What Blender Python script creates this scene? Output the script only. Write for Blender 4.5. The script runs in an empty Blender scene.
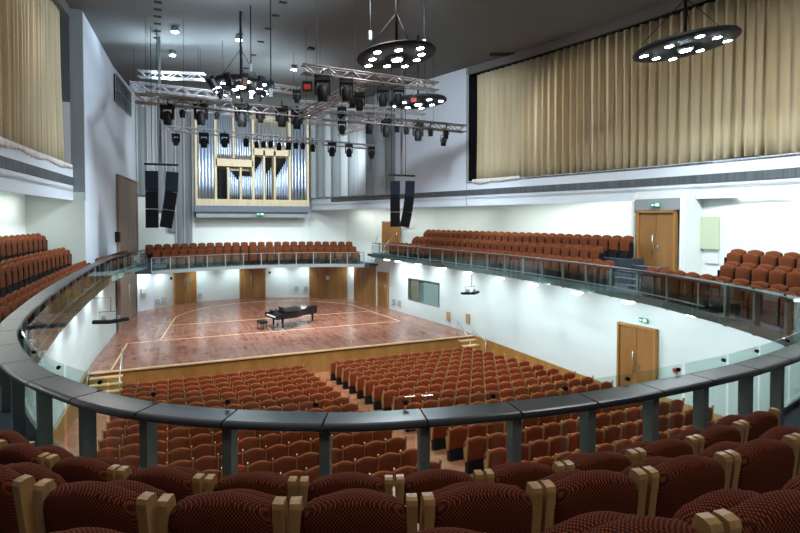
import bpy, math, random
from mathutils import Vector, Matrix
random.seed(7)
sc = bpy.context.scene
COL = sc.collection
R = math.radians
# ------------------------------------------------------------------ camera
F = 535.0; YAW = R(23.3); PITCH = R(1.5); CZ = 7.0
PY = 220 + F*math.tan(PITCH)
cam_d = bpy.data.cameras.new('camera'); cam = bpy.data.objects.new('camera', cam_d); COL.objects.link(cam)
cam_d.sensor_width = 36; cam_d.lens = F*36/800; cam_d.shift_y = -(266.5-PY)/800
cam_d.clip_start = .05; cam_d.clip_end = 300
cam.location = (0, 0, CZ); cam.rotation_euler = (math.pi/2-PITCH, 0, -YAW)
sc.camera = cam
FW = Vector((math.sin(YAW)*math.cos(PITCH), math.cos(YAW)*math.cos(PITCH), -math.sin(PITCH)))
RT = Vector((math.cos(YAW), -math.sin(YAW), 0)); UP = RT.cross(FW)
def P(px, py, X=None, Y=None, z=None, d=None):
    """real-world point seen at a photo pixel, on the plane x=X, y=Y, z=z or at depth d"""
    v = FW + RT*((px-400)/F) + UP*((PY-py)/F)
    if Y is not None: t = Y/v.y
    elif X is not None: t = X/v.x
    elif z is not None: t = (z-CZ)/v.z
    else: t = d
    return Vector((0, 0, CZ)) + v*t
def pix(p):
    q = Vector(p)-Vector((0, 0, CZ)); d = q.dot(FW)
    return 400+F*q.dot(RT)/d, PY-F*q.dot(UP)/d, d
# ------------------------------------------------------------------ materials
def mat(name, col, rough=.6, metal=0, emit=None, es=0, spec=.5, alpha=None, trans=0):
    m = bpy.data.materials.new(name); m.use_nodes = True
    b = m.node_tree.nodes['Principled BSDF']
    b.inputs['Base Color'].default_value = (*col, 1); b.inputs['Roughness'].default_value = rough
    b.inputs['Metallic'].default_value = metal; b.inputs['Specular IOR Level'].default_value = spec
    b.inputs['Transmission Weight'].default_value = trans
    if emit: b.inputs['Emission Color'].default_value = (*emit, 1); b.inputs['Emission Strength'].default_value = es
    return m
def nd(m, t, **kw):
    n = m.node_tree.nodes.new(t)
    for k, v in kw.items(): setattr(n, k, v)
    return n
def ramp(m, fac, stops):
    r = nd(m, 'ShaderNodeValToRGB'); cr = r.color_ramp
    cr.elements[0].position = stops[0][0]; cr.elements[0].color = (*stops[0][1], 1)
    cr.elements[1].position = stops[-1][0]; cr.elements[1].color = (*stops[-1][1], 1)
    for p, c in stops[1:-1]:
        e = cr.elements.new(p); e.color = (*c, 1)
    m.node_tree.links.new(fac, r.inputs['Fac']); return r.outputs['Color']
def coords(m, scale=(1, 1, 1), obj=True):
    tc = nd(m, 'ShaderNodeTexCoord'); mp = nd(m, 'ShaderNodeMapping'); mp.inputs['Scale'].default_value = scale
    m.node_tree.links.new(tc.outputs['Object' if obj else 'Generated'], mp.inputs['Vector']); return mp.outputs['Vector']
def noise_mat(name, c1, c2, scale=(3, 3, 3), rough=.7, bump=0, nscale=1, metal=0, spec=.5, detail=4):
    m = mat(name, c1, rough, metal, spec=spec); L = m.node_tree.links; b = m.node_tree.nodes['Principled BSDF']
    n = nd(m, 'ShaderNodeTexNoise'); n.inputs['Scale'].default_value = nscale; n.inputs['Detail'].default_value = detail
    L.new(coords(m, scale), n.inputs['Vector'])
    L.new(ramp(m, n.outputs['Fac'], [(.3, c1), (.7, c2)]), b.inputs['Base Color'])
    if bump:
        bp = nd(m, 'ShaderNodeBump'); bp.inputs['Strength'].default_value = bump; bp.inputs['Distance'].default_value = .02
        L.new(n.outputs['Fac'], bp.inputs['Height']); L.new(bp.outputs['Normal'], b.inputs['Normal'])
    return m
def parquet(name, ca, cb, cc, rough, sx=1.2, sy=.09, rot=0, spec=.5, coat=0):
    m = mat(name, ca, rough, spec=spec); L = m.node_tree.links; b = m.node_tree.nodes['Principled BSDF']
    v = coords(m)
    mp = m.node_tree.nodes['Mapping']; mp.inputs['Rotation'].default_value = (0, 0, rot)
    br = nd(m, 'ShaderNodeTexBrick'); L.new(v, br.inputs['Vector'])
    br.inputs['Scale'].default_value = 1; br.inputs['Brick Width'].default_value = sx; br.inputs['Row Height'].default_value = sy
    br.inputs['Mortar Size'].default_value = .002; br.inputs['Color1'].default_value = (*ca, 1); br.inputs['Color2'].default_value = (*cb, 1)
    br.inputs['Mortar'].default_value = (*[x*.8 for x in ca], 1); br.inputs['Bias'].default_value = -.1
    n = nd(m, 'ShaderNodeTexNoise'); n.inputs['Scale'].default_value = 1.6; n.inputs['Detail'].default_value = 6; L.new(v, n.inputs['Vector'])
    mx = nd(m, 'ShaderNodeMix', data_type='RGBA', blend_type='MIX')
    fr = nd(m, 'ShaderNodeMapRange'); L.new(n.outputs['Fac'], fr.inputs['Value'])
    fr.inputs['From Min'].default_value = .42; fr.inputs['From Max'].default_value = .68; fr.inputs['To Max'].default_value = .45
    L.new(fr.outputs['Result'], mx.inputs['Factor']); L.new(br.outputs['Color'], mx.inputs['A']); mx.inputs['B'].default_value = (*cc, 1)
    L.new(mx.outputs['Result'], b.inputs['Base Color'])
    n2 = nd(m, 'ShaderNodeTexNoise'); n2.inputs['Scale'].default_value = 8; L.new(v, n2.inputs['Vector'])
    rr = nd(m, 'ShaderNodeMapRange'); L.new(n2.outputs['Fac'], rr.inputs['Value']); rr.inputs['To Min'].default_value = rough*.8; rr.inputs['To Max'].default_value = rough*1.25
    L.new(rr.outputs['Result'], b.inputs['Roughness'])
    return m
def wood(name, c1, c2, scale=(14, 14, .6), rough=.4):
    return noise_mat(name, c1, c2, scale, rough)
def fabric(name, c1, c2, scale, rough=.95, thr=(.42, .58)):
    """two-tone weave: staggered dots of c2 on c1, period about 2*pi/scale metres"""
    m = mat(name, c1, rough, spec=.12); L = m.node_tree.links; b = m.node_tree.nodes['Principled BSDF']
    b.inputs['Sheen Weight'].default_value = .1; b.inputs['Sheen Roughness'].default_value = .5; b.inputs['Sheen Tint'].default_value = (*c2, 1)
    tc = nd(m, 'ShaderNodeTexCoord'); sp = nd(m, 'ShaderNodeSeparateXYZ'); L.new(tc.outputs['Object'], sp.inputs[0])
    def mt(op, a, b_):
        q = nd(m, 'ShaderNodeMath', operation=op)
        for i_, v_ in enumerate((a, b_)):
            if v_ is None: continue
            if isinstance(v_, (int, float)): q.inputs[i_].default_value = v_
            else: L.new(v_, q.inputs[i_])
        return q.outputs[0]
    h = mt('SUBTRACT', sp.outputs['Z'], sp.outputs['Y'])
    f = mt('MULTIPLY', mt('SINE', mt('MULTIPLY', sp.outputs['X'], scale), None), mt('SINE', mt('MULTIPLY', h, scale*.9), None))
    f = mt('ADD', mt('MULTIPLY', f, .5), .5)
    L.new(ramp(m, f, [(thr[0], c1), (thr[1], c2)]), b.inputs['Base Color'])
    bp = nd(m, 'ShaderNodeBump'); bp.inputs['Strength'].default_value = .3; bp.inputs['Distance'].default_value = .002
    L.new(f, bp.inputs['Height']); L.new(bp.outputs['Normal'], b.inputs['Normal'])
    return m
M = {}
M['wall'] = noise_mat('wall_plaster', (.72, .78, .77), (.78, .84, .82), (.5, .5, .5), .8)
M['wall_shaded'] = noise_mat('shaded_wall_plaster', (.46, .50, .47), (.52, .56, .53), (.5, .5, .5), .8)  # wall plaster darkened: weaker cove light on the end wall put into the colour
M['wall_low'] = noise_mat('lower_wall_plaster', (.60, .69, .69), (.66, .75, .745), (.4, .4, 1.2), .75, bump=.08, nscale=1)
M['wall_cool'] = noise_mat('upper_wall_plaster', (.66, .75, .84), (.72, .80, .88), (.4, .4, .4), .8)
M['wall_grey'] = noise_mat('grey_wall_plaster', (.20, .23, .25), (.26, .29, .31), (.5, .5, .2), .8)
M['panel'] = noise_mat('panel_grey', (.34, .39, .41), (.40, .46, .48), (.6, .6, .3), .5)
M['panel_dark'] = noise_mat('panel_dark_grey', (.17, .20, .21), (.22, .26, .27), (.6, .6, .3), .5)
M['ceiling'] = noise_mat('ceiling_paint', (.13, .148, .145), (.15, .168, .165), (.3, .3, .3), .85)
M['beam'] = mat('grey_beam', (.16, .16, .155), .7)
M['band'] = noise_mat('dark_vent_band', (.05, .065, .075), (.10, .12, .13), (9, 9, .2), .5)
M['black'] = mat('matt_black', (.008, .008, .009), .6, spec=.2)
M['blackgloss'] = mat('piano_black', (.006, .006, .007), .12)
M['screen'] = noise_mat('speaker_mesh', (.004, .004, .005), (.007, .007, .008), (60, 60, 60), .9, spec=.04)
M['bluegrey'] = mat('speaker_cover', (.007, .011, .019), .8, spec=.08)
M['stage'] = parquet('stage_parquet', (.21, .075, .045), (.31, .135, .095), (.36, .21, .16), .22, 1.3, .13, rot=math.pi/2)
M['aisle'] = parquet('stalls_parquet', (.27, .085, .04), (.40, .15, .07), (.48, .24, .14), .35, .5, .1, rot=R(10))
M['line'] = mat('inlay_line', (.62, .43, .22), .35)
M['oak'] = wood('oak_veneer', (.28, .135, .03), (.39, .205, .06), (3, 3, .35), .38)
M['oak_dark'] = wood('oak_door', (.215, .10, .027), (.30, .15, .05), (4, 4, .3), .42)
M['walnut'] = wood('brown_panel', (.17, .12, .09), (.24, .175, .13), (4, 4, .3), .55)
M['ply'] = wood('pale_organ_wood', (.62, .53, .33), (.72, .63, .42), (6, 6, 1), .5)
M['arm'] = wood('honey_arm_wood', (.38, .22, .085), (.52, .32, .14), (20, 20, 3), .38)
M['tin'] = mat('organ_pipe_tin', (.50, .60, .74), .3, .75)
M['chrome'] = mat('brushed_steel', (.55, .57, .58), .3, .9)
M['alu'] = mat('truss_aluminium', (.72, .74, .76), .4, .4)
M['rusty'] = noise_mat('worn_truss', (.22, .17, .16), (.40, .37, .36), (3, 3, 3), .45, metal=.6)
M['postm'] = mat('grey_post_steel', (.17, .205, .205), .5, .1)
M['postf'] = mat('light_post_steel', (.35, .38, .40), .4, .6)
M['cap'] = noise_mat('rail_leather', (.018, .023, .031), (.026, .032, .043), (5, 5, 5), .34, bump=.02, spec=.6)
M['carpet'] = noise_mat('blue_carpet', (.02, .03, .045), (.035, .05, .07), (40, 40, 40), .95)
M['tread'] = noise_mat('blue_floor', (.10, .14, .20), (.14, .18, .25), (6, 6, 6), .6)
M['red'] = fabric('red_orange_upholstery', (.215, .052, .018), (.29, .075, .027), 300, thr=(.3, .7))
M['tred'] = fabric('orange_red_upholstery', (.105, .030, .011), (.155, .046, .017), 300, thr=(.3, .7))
M['maroon'] = fabric('woven_maroon', (.042, .011, .009), (.25, .062, .023), 420, thr=(.46, .85))
M['curtain'] = noise_mat('cream_curtain', (.56, .47, .29), (.68, .60, .41), (3, 3, .1), .9)
M['sheer'] = noise_mat('sheer_lining', (.62, .60, .58), (.75, .73, .71), (6, 6, .4), .9)
M['fascia'] = mat('fascia_steel', (.16, .19, .20), .3, .5)
M['ring'] = mat('ring_black', (.012, .016, .022), .6, spec=.3)
M['ledge'] = mat('blue_grey_ledge', (.17, .22, .28), .6)
M['edge'] = mat('pale_edge', (.55, .60, .62), .5)
M['white'] = mat('white_plastic', (.75, .77, .76), .5)
M['green'] = mat('green_sign', (.01, .16, .08), .5, emit=(.03, .5, .25), es=.25)
M['whitesign'] = mat('sign_white', (.8, .85, .8), .5, emit=(.8, 1, .9), es=.5)
M['lamp'] = mat('lamp_lens', (1, 1, 1), .5, emit=(.82, .92, 1), es=28)
M['lampb'] = mat('lamp_lens_blue', (1, 1, 1), .5, emit=(.65, .8, 1), es=90)
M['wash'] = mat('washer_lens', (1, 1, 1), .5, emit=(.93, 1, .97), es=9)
M['cove'] = mat('cove_tube', (1, 1, 1), .5, emit=(.97, 1, .93), es=4)
M['redlens'] = mat('red_lens', (.3, .03, .02), .3, emit=(.5, .04, .02), es=.12)
M['glassd'] = mat('dark_window_glass', (.05, .08, .085), .08, spec=.8)
def glass_mat():
    m = bpy.data.materials.new('clear_glass'); m.use_nodes = True; t = m.node_tree; t.nodes.clear()
    o = t.nodes.new('ShaderNodeOutputMaterial'); mx = t.nodes.new('ShaderNodeMixShader')
    tr = t.nodes.new('ShaderNodeBsdfTransparent'); gl = t.nodes.new('ShaderNodeBsdfGlossy'); fr = t.nodes.new('ShaderNodeFresnel')
    tr.inputs[0].default_value = (.86, .94, .92, 1); gl.inputs['Roughness'].default_value = .02
    gl.inputs[0].default_value = (.9, .97, .95, 1); ge = t.nodes.new('ShaderNodeNewGeometry'); mr = t.nodes.new('ShaderNodeMapRange'); mr.inputs['To Min'].default_value = 1.5; mr.inputs['To Max'].default_value = 1/1.5
    t.links.new(ge.outputs['Backfacing'], mr.inputs['Value']); t.links.new(mr.outputs['Result'], fr.inputs['IOR'])
    t.links.new(fr.outputs[0], mx.inputs[0]); t.links.new(tr.outputs[0], mx.inputs[1]); t.links.new(gl.outputs[0], mx.inputs[2])
    t.links.new(mx.outputs[0], o.inputs[0]); return m
M['glass'] = glass_mat()
M['frost'] = mat('pale_green_glass', (.52, .60, .42), .25)
# ------------------------------------------------------------------ mesh builder
class MB:
    def __init__(s): s.v = []; s.f = []; s.sm = []
    def add(s, vs, fs, smooth=False, T=None):
        n = len(s.v)
        s.v += [tuple(T @ Vector(p)) for p in vs] if T else [tuple(p) for p in vs]
        s.f += [tuple(n+i for i in f) for f in fs]; s.sm += [smooth]*len(fs); return s
    def box(s, c, d, rz=0, T=None):
        x, y, z = d[0]/2, d[1]/2, d[2]/2; cr, sr = math.cos(rz), math.sin(rz)
        vs = [(c[0]+a*x*cr-b*y*sr, c[1]+a*x*sr+b*y*cr, c[2]+e*z) for e in (-1, 1) for a, b in ((-1, -1), (1, -1), (1, 1), (-1, 1))]
        return s.add(vs, [(3, 2, 1, 0), (4, 5, 6, 7), (0, 1, 5, 4), (1, 2, 6, 5), (2, 3, 7, 6), (3, 0, 4, 7)], T=T)
    def prism(s, pts, z0, z1, T=None):
        n = len(pts); a = sum(pts[i][0]*pts[(i+1) % n][1]-pts[(i+1) % n][0]*pts[i][1] for i in range(n))
        if a < 0: pts = pts[::-1]
        vs = [(p[0], p[1], z0) for p in pts]+[(p[0], p[1], z1) for p in pts]
        return s.add(vs, [tuple(range(n))[::-1], tuple(range(n, 2*n))]+[(i, (i+1) % n, n+(i+1) % n, n+i) for i in range(n)], T=T)
    def tube(s, a, b, r, n=8, r2=None, T=None, smooth=True):
        a = Vector(a); b = Vector(b); d = (b-a).normalized(); r2 = r if r2 is None else r2
        u = d.cross(Vector((0, 0, 1)) if abs(d.z) < .9 else Vector((1, 0, 0))).normalized(); w = d.cross(u)
        vs = [a+(u*math.cos(t)+w*math.sin(t))*r for t in [2*math.pi*i/n for i in range(n)]]
        vs += [b+(u*math.cos(t)+w*math.sin(t))*r2 for t in [2*math.pi*i/n for i in range(n)]]
        s.add(vs, [(i, (i+1) % n, n+(i+1) % n, n+i) for i in range(n)], smooth, T)
        m = len(s.v)-2*n
        s.f += [tuple(m+i for i in range(n))[::-1], tuple(m+n+i for i in range(n))]; s.sm += [False, False]; return s
    def path(s, pts, r, n=8):
        for a, b in zip(pts, pts[1:]): s.tube(a, b, r, n)
        return s
    def lathe(s, prof, n=16, c=(0, 0, 0), T=None):
        vs = [(c[0]+r*math.cos(2*math.pi*i/n), c[1]+r*math.sin(2*math.pi*i/n), c[2]+z) for r, z in prof for i in range(n)]
        fs = [(k*n+i, k*n+(i+1) % n, (k+1)*n+(i+1) % n, (k+1)*n+i) for k in range(len(prof)-1) for i in range(n)]
        s.add(vs, fs, True, T); m = len(s.v)-len(vs)
        s.f += [tuple(m+i for i in range(n))[::-1], tuple(m+len(vs)-n+i for i in range(n))]; s.sm += [False, False]; return s
    def pad(s, w, h, t, arch=.06, b=.03, T=None, corner=.08, n=10, puff=.012):
        """upholstered pad standing in the xz plane, bottom at z=0, arched top, rounded rim, thickness along y"""
        out = []
        hw = w/2
        def col(x, top):  # height
            return h-arch*(2*x/w)**2 if top else 0
        pts = [(-hw+.02, 0), (hw-.02, 0), (hw, .02), (hw, h-arch-corner)]
        for i in range(1, 4):
            a = i/4*math.pi/2; pts.append((hw-corner+corner*math.cos(a), h-arch-corner+corner*math.sin(a)))
        for i in range(n+1):
            x = (hw-corner)*(1-2*i/n); pts.append((x, h-arch*(x/(hw-corner))**2))
        for i in range(3, 0, -1):
            a = i/4*math.pi/2; pts.append((-hw+corner-corner*math.cos(a), h-arch-corner+corner*math.sin(a)))
        pts += [(-hw, h-arch-corner), (-hw, .02)]
        cz = h*.5; N = len(pts)
        def ring(k, y): return [(p[0]*k if k == 1 else p[0]*(1-(1-k)), y, cz+(p[1]-cz)*(1-(1-k)*w/h)) for p in pts]
        k1 = 1-2*b/w; k0 = 1-.6*b/w
        rings = [ring(k1*.75, -t/2-puff), ring(1-.9*b/w, -t/2+b*.05), ring(1-.3*b/w, -t/2+b*.4), ring(1, -t/2+b), ring(1, t/2-b), ring(1-.3*b/w, t/2-b*.4), ring(1-.9*b/w, t/2-b*.05), ring(k1*.75, t/2+puff)]
        vs = [p for r_ in rings for p in r_]
        fs = [(k*N+i, k*N+(i+1) % N, (k+1)*N+(i+1) % N, (k+1)*N+i) for k in range(len(rings)-1) for i in range(N)]
        fs += [tuple(range(N))[::-1], tuple(range(7*N, 8*N))]
        return s.add(vs, fs, True, T)
    def mesh(s, name, m):
        me = bpy.data.meshes.new(name); me.from_pydata(s.v, [], s.f); me.polygons.foreach_set('use_smooth', s.sm)
        if m: me.materials.append(m)
        me.validate(); me.update(); return me
    def build(s, name, m, parent=None, loc=None):
        o = bpy.data.objects.new(name, s.mesh(name, m)); COL.objects.link(o)
        if parent: o.parent = parent
        if loc is not None: o.location = loc
        return o
def tag(o, label=None, cat=None, group=None, kind=None):
    if label: o['label'] = label
    if cat: o['category'] = cat
    if group: o['group'] = group
    if kind: o['kind'] = kind
    return o
def empty(name, loc=(0, 0, 0), rz=0, label=None, cat=None, group=None):
    o = bpy.data.objects.new(name, None); COL.objects.link(o); o.location = loc; o.rotation_euler = (0, 0, rz)
    o.empty_display_size = .2
    return tag(o, label, cat, group)
CH = {}
def copy_tree(o, parent=None):
    c = o.copy(); COL.objects.link(c); c.parent = parent
    for ch in o.children: copy_tree(ch, c)
    return c
def struct(mb, name, m): return tag(mb.build(name, m), kind='structure')
def smooth_curve(pts, step=.25):
    out = []; n = len(pts)
    for i in range(n-1):
        p0 = Vector(pts[max(i-1, 0)]); p1 = Vector(pts[i]); p2 = Vector(pts[i+1]); p3 = Vector(pts[min(i+2, n-1)])
        k = max(1, int((p2-p1).length/step))
        for j in range(k):
            t = j/k
            out.append(.5*((2*p1)+(-p0+p2)*t+(2*p0-5*p1+4*p2-p3)*t*t+(-p0+3*p1-3*p2+p3)*t**3))
    out.append(Vector(pts[-1])); return out
def resample(c, step):
    acc = [0]
    for a, b in zip(c, c[1:]): acc.append(acc[-1]+(b-a).length)
    n = max(1, round(acc[-1]/step)); out = []; j = 0
    for i in range(n+1):
        s = acc[-1]*i/n
        while j < len(acc)-2 and acc[j+1] < s: j += 1
        t = (s-acc[j])/max(1e-9, acc[j+1]-acc[j]); out.append(c[j].lerp(c[j+1], min(1, max(0, t))))
    return out
def normals(c):
    out = []
    for i in range(len(c)):
        d = (c[min(i+1, len(c)-1)]-c[max(i-1, 0)]).normalized(); out.append(Vector((-d.y, d.x)))   # left of travel
    return out
def ribbon(mb, c, z0, z1, th):
    """wall standing on polyline c, thickness th to the left of travel (negative: right)"""
    c = [Vector(p) for p in c]; ns = normals(c)
    zz0 = z0 if callable(z0) else (lambda p: z0); zz1 = z1 if callable(z1) else (lambda p: z1)
    vs = []
    for p, n in zip(c, ns):
        q = p+n*th; vs += [(p.x, p.y, zz0(p)), (p.x, p.y, zz1(p)), (q.x, q.y, zz1(p)), (q.x, q.y, zz0(p))]
    fs = []
    for i in range(len(c)-1):
        a = 4*i; b = a+4; fs += [(a, b, b+1, a+1), (a+1, b+1, b+2, a+2), (a+2, b+2, b+3, a+3), (a+3, b+3, b, a)]
    e = 4*(len(c)-1); fs += [(0, 1, 2, 3), (e+3, e+2, e+1, e)]
    mb.add(vs, fs); return mb
def sweep(mb, c, prof, z, smooth=False):
    """profile [(offset left, dz)] along polyline"""
    c = [Vector(p) for p in c]; ns = normals(c); k = len(prof)
    vs = [(p.x+n.x*a, p.y+n.y*a, z+b) for p, n in zip(c, ns) for a, b in prof]
    fs = [(i*k+j, i*k+(j+1) % k, (i+1)*k+(j+1) % k, (i+1)*k+j) for i in range(len(c)-1) for j in range(k)]
    fs += [tuple(range(k))[::-1], tuple(len(vs)-k+j for j in range(k))]
    mb.add(vs, fs, smooth)
    return mb
ORD = ['zeroth', 'first', 'second', 'third', 'fourth', 'fifth', 'sixth', 'seventh', 'eighth', 'ninth', 'tenth', 'eleventh', 'twelfth', 'thirteenth', 'fourteenth', 'fifteenth', 'sixteenth', 'seventeenth', 'eighteenth', 'nineteenth', 'twentieth', 'twenty-first', 'twenty-second', 'twenty-third', 'twenty-fourth', 'twenty-fifth', 'twenty-sixth', 'twenty-seventh', 'twenty-eighth', 'twenty-ninth', 'thirtieth', 'thirty-first', 'thirty-second', 'thirty-third', 'thirty-fourth', 'thirty-fifth']
ZC = 15.1   # ceiling
ZF = 4.7    # balcony floor
ZS = 4.58    # balcony slab underside
ZK = 7.75   # lower edge of the upper walls
ZQ = 8.08   # soffit inside the cove
def lamp(kind, loc, energy, col=(1, 1, 1), size=.3, rot=None, spot=None, blend=.6, name='light', target=None, sy=None):
    l = bpy.data.lights.new(name, kind); l.energy = energy; l.color = col
    if kind == 'AREA':
        l.size = size
        if sy: l.shape = 'RECTANGLE'; l.size_y = sy
    elif kind in ('POINT', 'SPOT'): l.shadow_soft_size = size
    if spot: l.spot_size = spot; l.spot_blend = blend
    o = bpy.data.objects.new(name, l); COL.objects.link(o); o.location = loc
    if target is not None: o.rotation_euler = (Vector(target)-Vector(loc)).to_track_quat('-Z', 'Y').to_euler()
    elif rot: o.rotation_euler = rot
    return o
# ================================================================== SETTING
RAIL = [(-1.1, 29.8), (-1.6, 27.5), (-2.1, 24), (-2.25, 19), (-2.25, 14), (-2.1, 10.5), (-1.95, 9), (-1.8, 8.2), (-1.5, 7.2), (-1.16, 6.35), (-.72, 5.6), (-.29, 5.0), (.37, 4.45), (1.1, 4.05), (1.57, 3.88), (2.6, 3.68), (3.6, 3.62), (4.83, 3.68), (5.67, 3.78), (6.95, 4.05), (8.3, 4.5), (9.6, 5.2), (10.7, 6.1), (11.5, 7.6), (12.1, 9.2), (12.7, 11.5), (13.1, 14.5), (13.25, 18), (13.15, 21), (12.9, 24), (12.6, 28), (12.4, 31), (12.2, 33)]
rail = smooth_curve(RAIL, .2)
# travel runs left side -> near -> right side, so "left of travel" is the void; outward = -normal
def upper_right(n=0): return [(10, 41.3), (11.15, 37), (12.9, 31), (14.6, 25), (15.9, 20), (16.9, 15.4), (17.4, 12), (17.6, 9), (17.6, -6)]
def chain(*a): return [Vector(p) for p in a]
# stalls floor (raked), stage handled below
def rake(Y): return max(0, (22.6-Y)*.0876)
fl = MB()
ys = [24.0, 22.6, 15, 9, 2.5]
vs = [(x, y, rake(y)) for y in ys for x in (-3.2, 15.2)]+[(x, y, rake(y)-.3) for y in ys for x in (-3.2, 15.2)]
n = len(ys)
fs = [(2*i, 2*i+2, 2*i+3, 2*i+1) for i in range(n-1)]+[(2*n+2*i, 2*n+2*i+1, 2*n+2*i+3, 2*n+2*i+2) for i in range(n-1)]
fs += [(0, 1, 2*n+1, 2*n), (2*n-2, 4*n-2, 4*n-1, 2*n-1)]
fl.add(vs, fs); struct(fl, 'floor', M['aisle'])
# ceiling
struct(MB().box((6, 18, ZC+.15), (30, 50, .3)), 'ceiling', M['ceiling'])
# lower walls
LOWL = chain((-3.15, 2.5), (-3.15, 24), (-2.75, 32), (-2.15, 38.9))
struct(ribbon(MB(), LOWL, -.3, 4.45, .3), 'wall_left_lower', M['wall_low'])
back_arc = chain((-2.15, 39.05), (-1.0, 39.7), (.2, 41.0), (1.7, 41.85), (3.3, 42.1), (4.9, 42.15), (6.75, 41.95), (8.4, 41.5), (9.9, 40.8), (11.3, 39.9), (12.4, 38.9), (12.7, 38), (13.2, 35.1))
struct(ribbon(MB(), back_arc, .8, 4.05, .3), 'wall_back_lower', M['wall_low'])
RW = chain((13.2, 35.1), (13.6, 33.3), (14.05, 29.8), (14.5, 26.4), (14.65, 22), (14.7, 14), (15.0, 9), (15.1, 2.5))
rwl = MB()
def rwx(Y):
    for a, b in zip(RW, RW[1:]):
        if b.y <= Y <= a.y: t = (a.y-Y)/(a.y-b.y); return a.x+(b.x-a.x)*t
# right lower wall with a window opening: below, above, sides
WY0, WY1, WZ0, WZ1 = 27.5, 31.0, 1.9, 3.35
seg = chain((13.2, 35.1), (13.6, 33.3), (rwx(WY1), WY1)); ribbon(rwl, seg, -.3, 4.45, .3)
wseg = chain((rwx(WY1), WY1), (14.05, 29.8), (rwx(WY0), WY0)); ribbon(rwl, wseg, -.3, WZ0, .3); ribbon(rwl, wseg, WZ1, 4.45, .3)
ribbon(rwl, chain((rwx(WY0), WY0), *RW[3:]), -.3, 4.45, .3)
struct(rwl, 'wall_right_lower', M['wall_low'])
struct(MB().box((6, 2.35, 2.1), (19, .3, 4.8)), 'wall_rear_lower', M['wall_low'])
# booth behind the window
wn = empty('window_1', (rwx(29.25), 29.25, (WZ0+WZ1)/2)); wn['kind'] = 'structure'
dirw = Vector((rwx(WY0)-rwx(WY1), WY0-WY1, 0)).normalized(); aw = math.atan2(dirw.y, dirw.x); LW = 3.53
wn.rotation_euler = (0, 0, aw)
MB().box((0, .12, 0), (LW, .02, 1.45)).build('window_pane', M['glass'], wn); MB().box((.6, .2, 0), (1.6, .06, 1.4)).build('window_backing', M['panel'], wn); MB().box((-1.3, .2, 0), (.9, .06, 1.4)).build('window_backing', M['walnut'], wn)  # brown backing paints the reflection in the glass
MB().box((0, .28, 0), (LW, .03, 1.45)).build('booth_interior', M['panel_dark'], wn)
w = MB()
for x in (-LW/2+.03, LW/2-.03, -.55): w.box((x, .05, 0), (.06, .1, 1.45))
for z in (-.70, .70): w.box((0, .05, z), (LW, .1, .05))
w.build('window_frame', M['chrome'], wn)
# upper walls
UPL = chain((-4.35, -6), (-4.3, 8), (-3.95, 16.2), (-3.4, 24))
CB = 9.05
struct(ribbon(MB(), UPL, ZK, CB, .12), 'wall_left_band', M['wall_cool'])
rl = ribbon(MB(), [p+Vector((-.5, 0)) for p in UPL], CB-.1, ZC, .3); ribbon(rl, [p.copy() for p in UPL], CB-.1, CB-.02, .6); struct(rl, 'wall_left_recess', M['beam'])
struct(ribbon(MB(), chain((-3.02, 24.05), (-2.65, 32), (-1.95, 38.45)), 4.45, ZC, .45), 'wall_left_stage', M['wall_cool'])
struct(MB().box((-3.22, 24.06, (ZK+ZC)/2), (.42, .16, ZC-ZK)), 'trim_1', M['panel_dark'])
struct(MB().box((-4.4, 24.12, 6.28), (2.76, .3, 3.6)), 'wall_left_end', M['wall_shaded'])
struct(ribbon(MB(), chain((-5.3, -6), (-5.3, 14), (-4.95, 24.3)), 4.4, ZQ+.02, .3), 'wall_left_outer', M['wall'])
struct(ribbon(MB(), chain((-1.95, 38.45), (1.7, 41.1), (10.0, 41.1)), 3.9, ZC, .3), 'wall_back', M['wall'])
OUTR = chain((10, 41.1), (12.5, 39.6), (14.0, 37.2), (15.2, 34.8), (16.6, 32), (17.1, 28), (17.5, 22), (17.6, 15.7), (17.6, 12.4), (17.9, 9), (17.9, -6))
struct(ribbon(MB(), OUTR, 4.0, ZQ+.02, .3), 'wall_right_outer', M['wall'])
URA = smooth_curve([(14.6, 25), (15.9, 20), (16.9, 15.4), (17.4, 12), (17.6, 9), (17.65, -6)], .8)
STG = chain((10.0, 41.1), (14.6, 25))
struct(ribbon(MB(), STG, ZK, ZC, .12), 'wall_right_stage', M['wall_cool'])
struct(ribbon(MB(), URA, ZK, CB, .12), 'wall_right_band', M['wall_cool'])
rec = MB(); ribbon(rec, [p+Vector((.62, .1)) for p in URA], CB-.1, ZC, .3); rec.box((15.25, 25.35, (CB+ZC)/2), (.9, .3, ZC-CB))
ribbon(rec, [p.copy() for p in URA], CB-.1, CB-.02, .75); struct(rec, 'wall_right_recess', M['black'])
struct(MB().box((14.66, 24.96, (ZK+ZC)/2), (.1, .14, ZC-ZK)), 'trim_2', M['panel'])
bm = MB(); ribbon(bm, URA, 14.72, ZC, .16); struct(bm, 'trim_3', M['beam'])
struct(ribbon(MB(), UPL, 14.72, ZC, .16), 'trim_4', M['beam'])
# soffits
struct(MB().prism([tuple(p) for p in STG]+[tuple(p) for p in URA]+[tuple(p) for p in reversed(OUTR)], ZQ, ZQ+.12), 'trim_5', M['wall'])
struct(MB().prism([tuple(p) for p in UPL]+[(-3.4, 24.2), (-5.3, 24.2), (-5.7, -6)], ZQ, ZQ+.12), 'trim_6', M['wall'])
struct(MB().box((6, -6.2, 9.8), (30, .4, 11)), 'wall_rear', M['wall_grey'])
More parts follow.
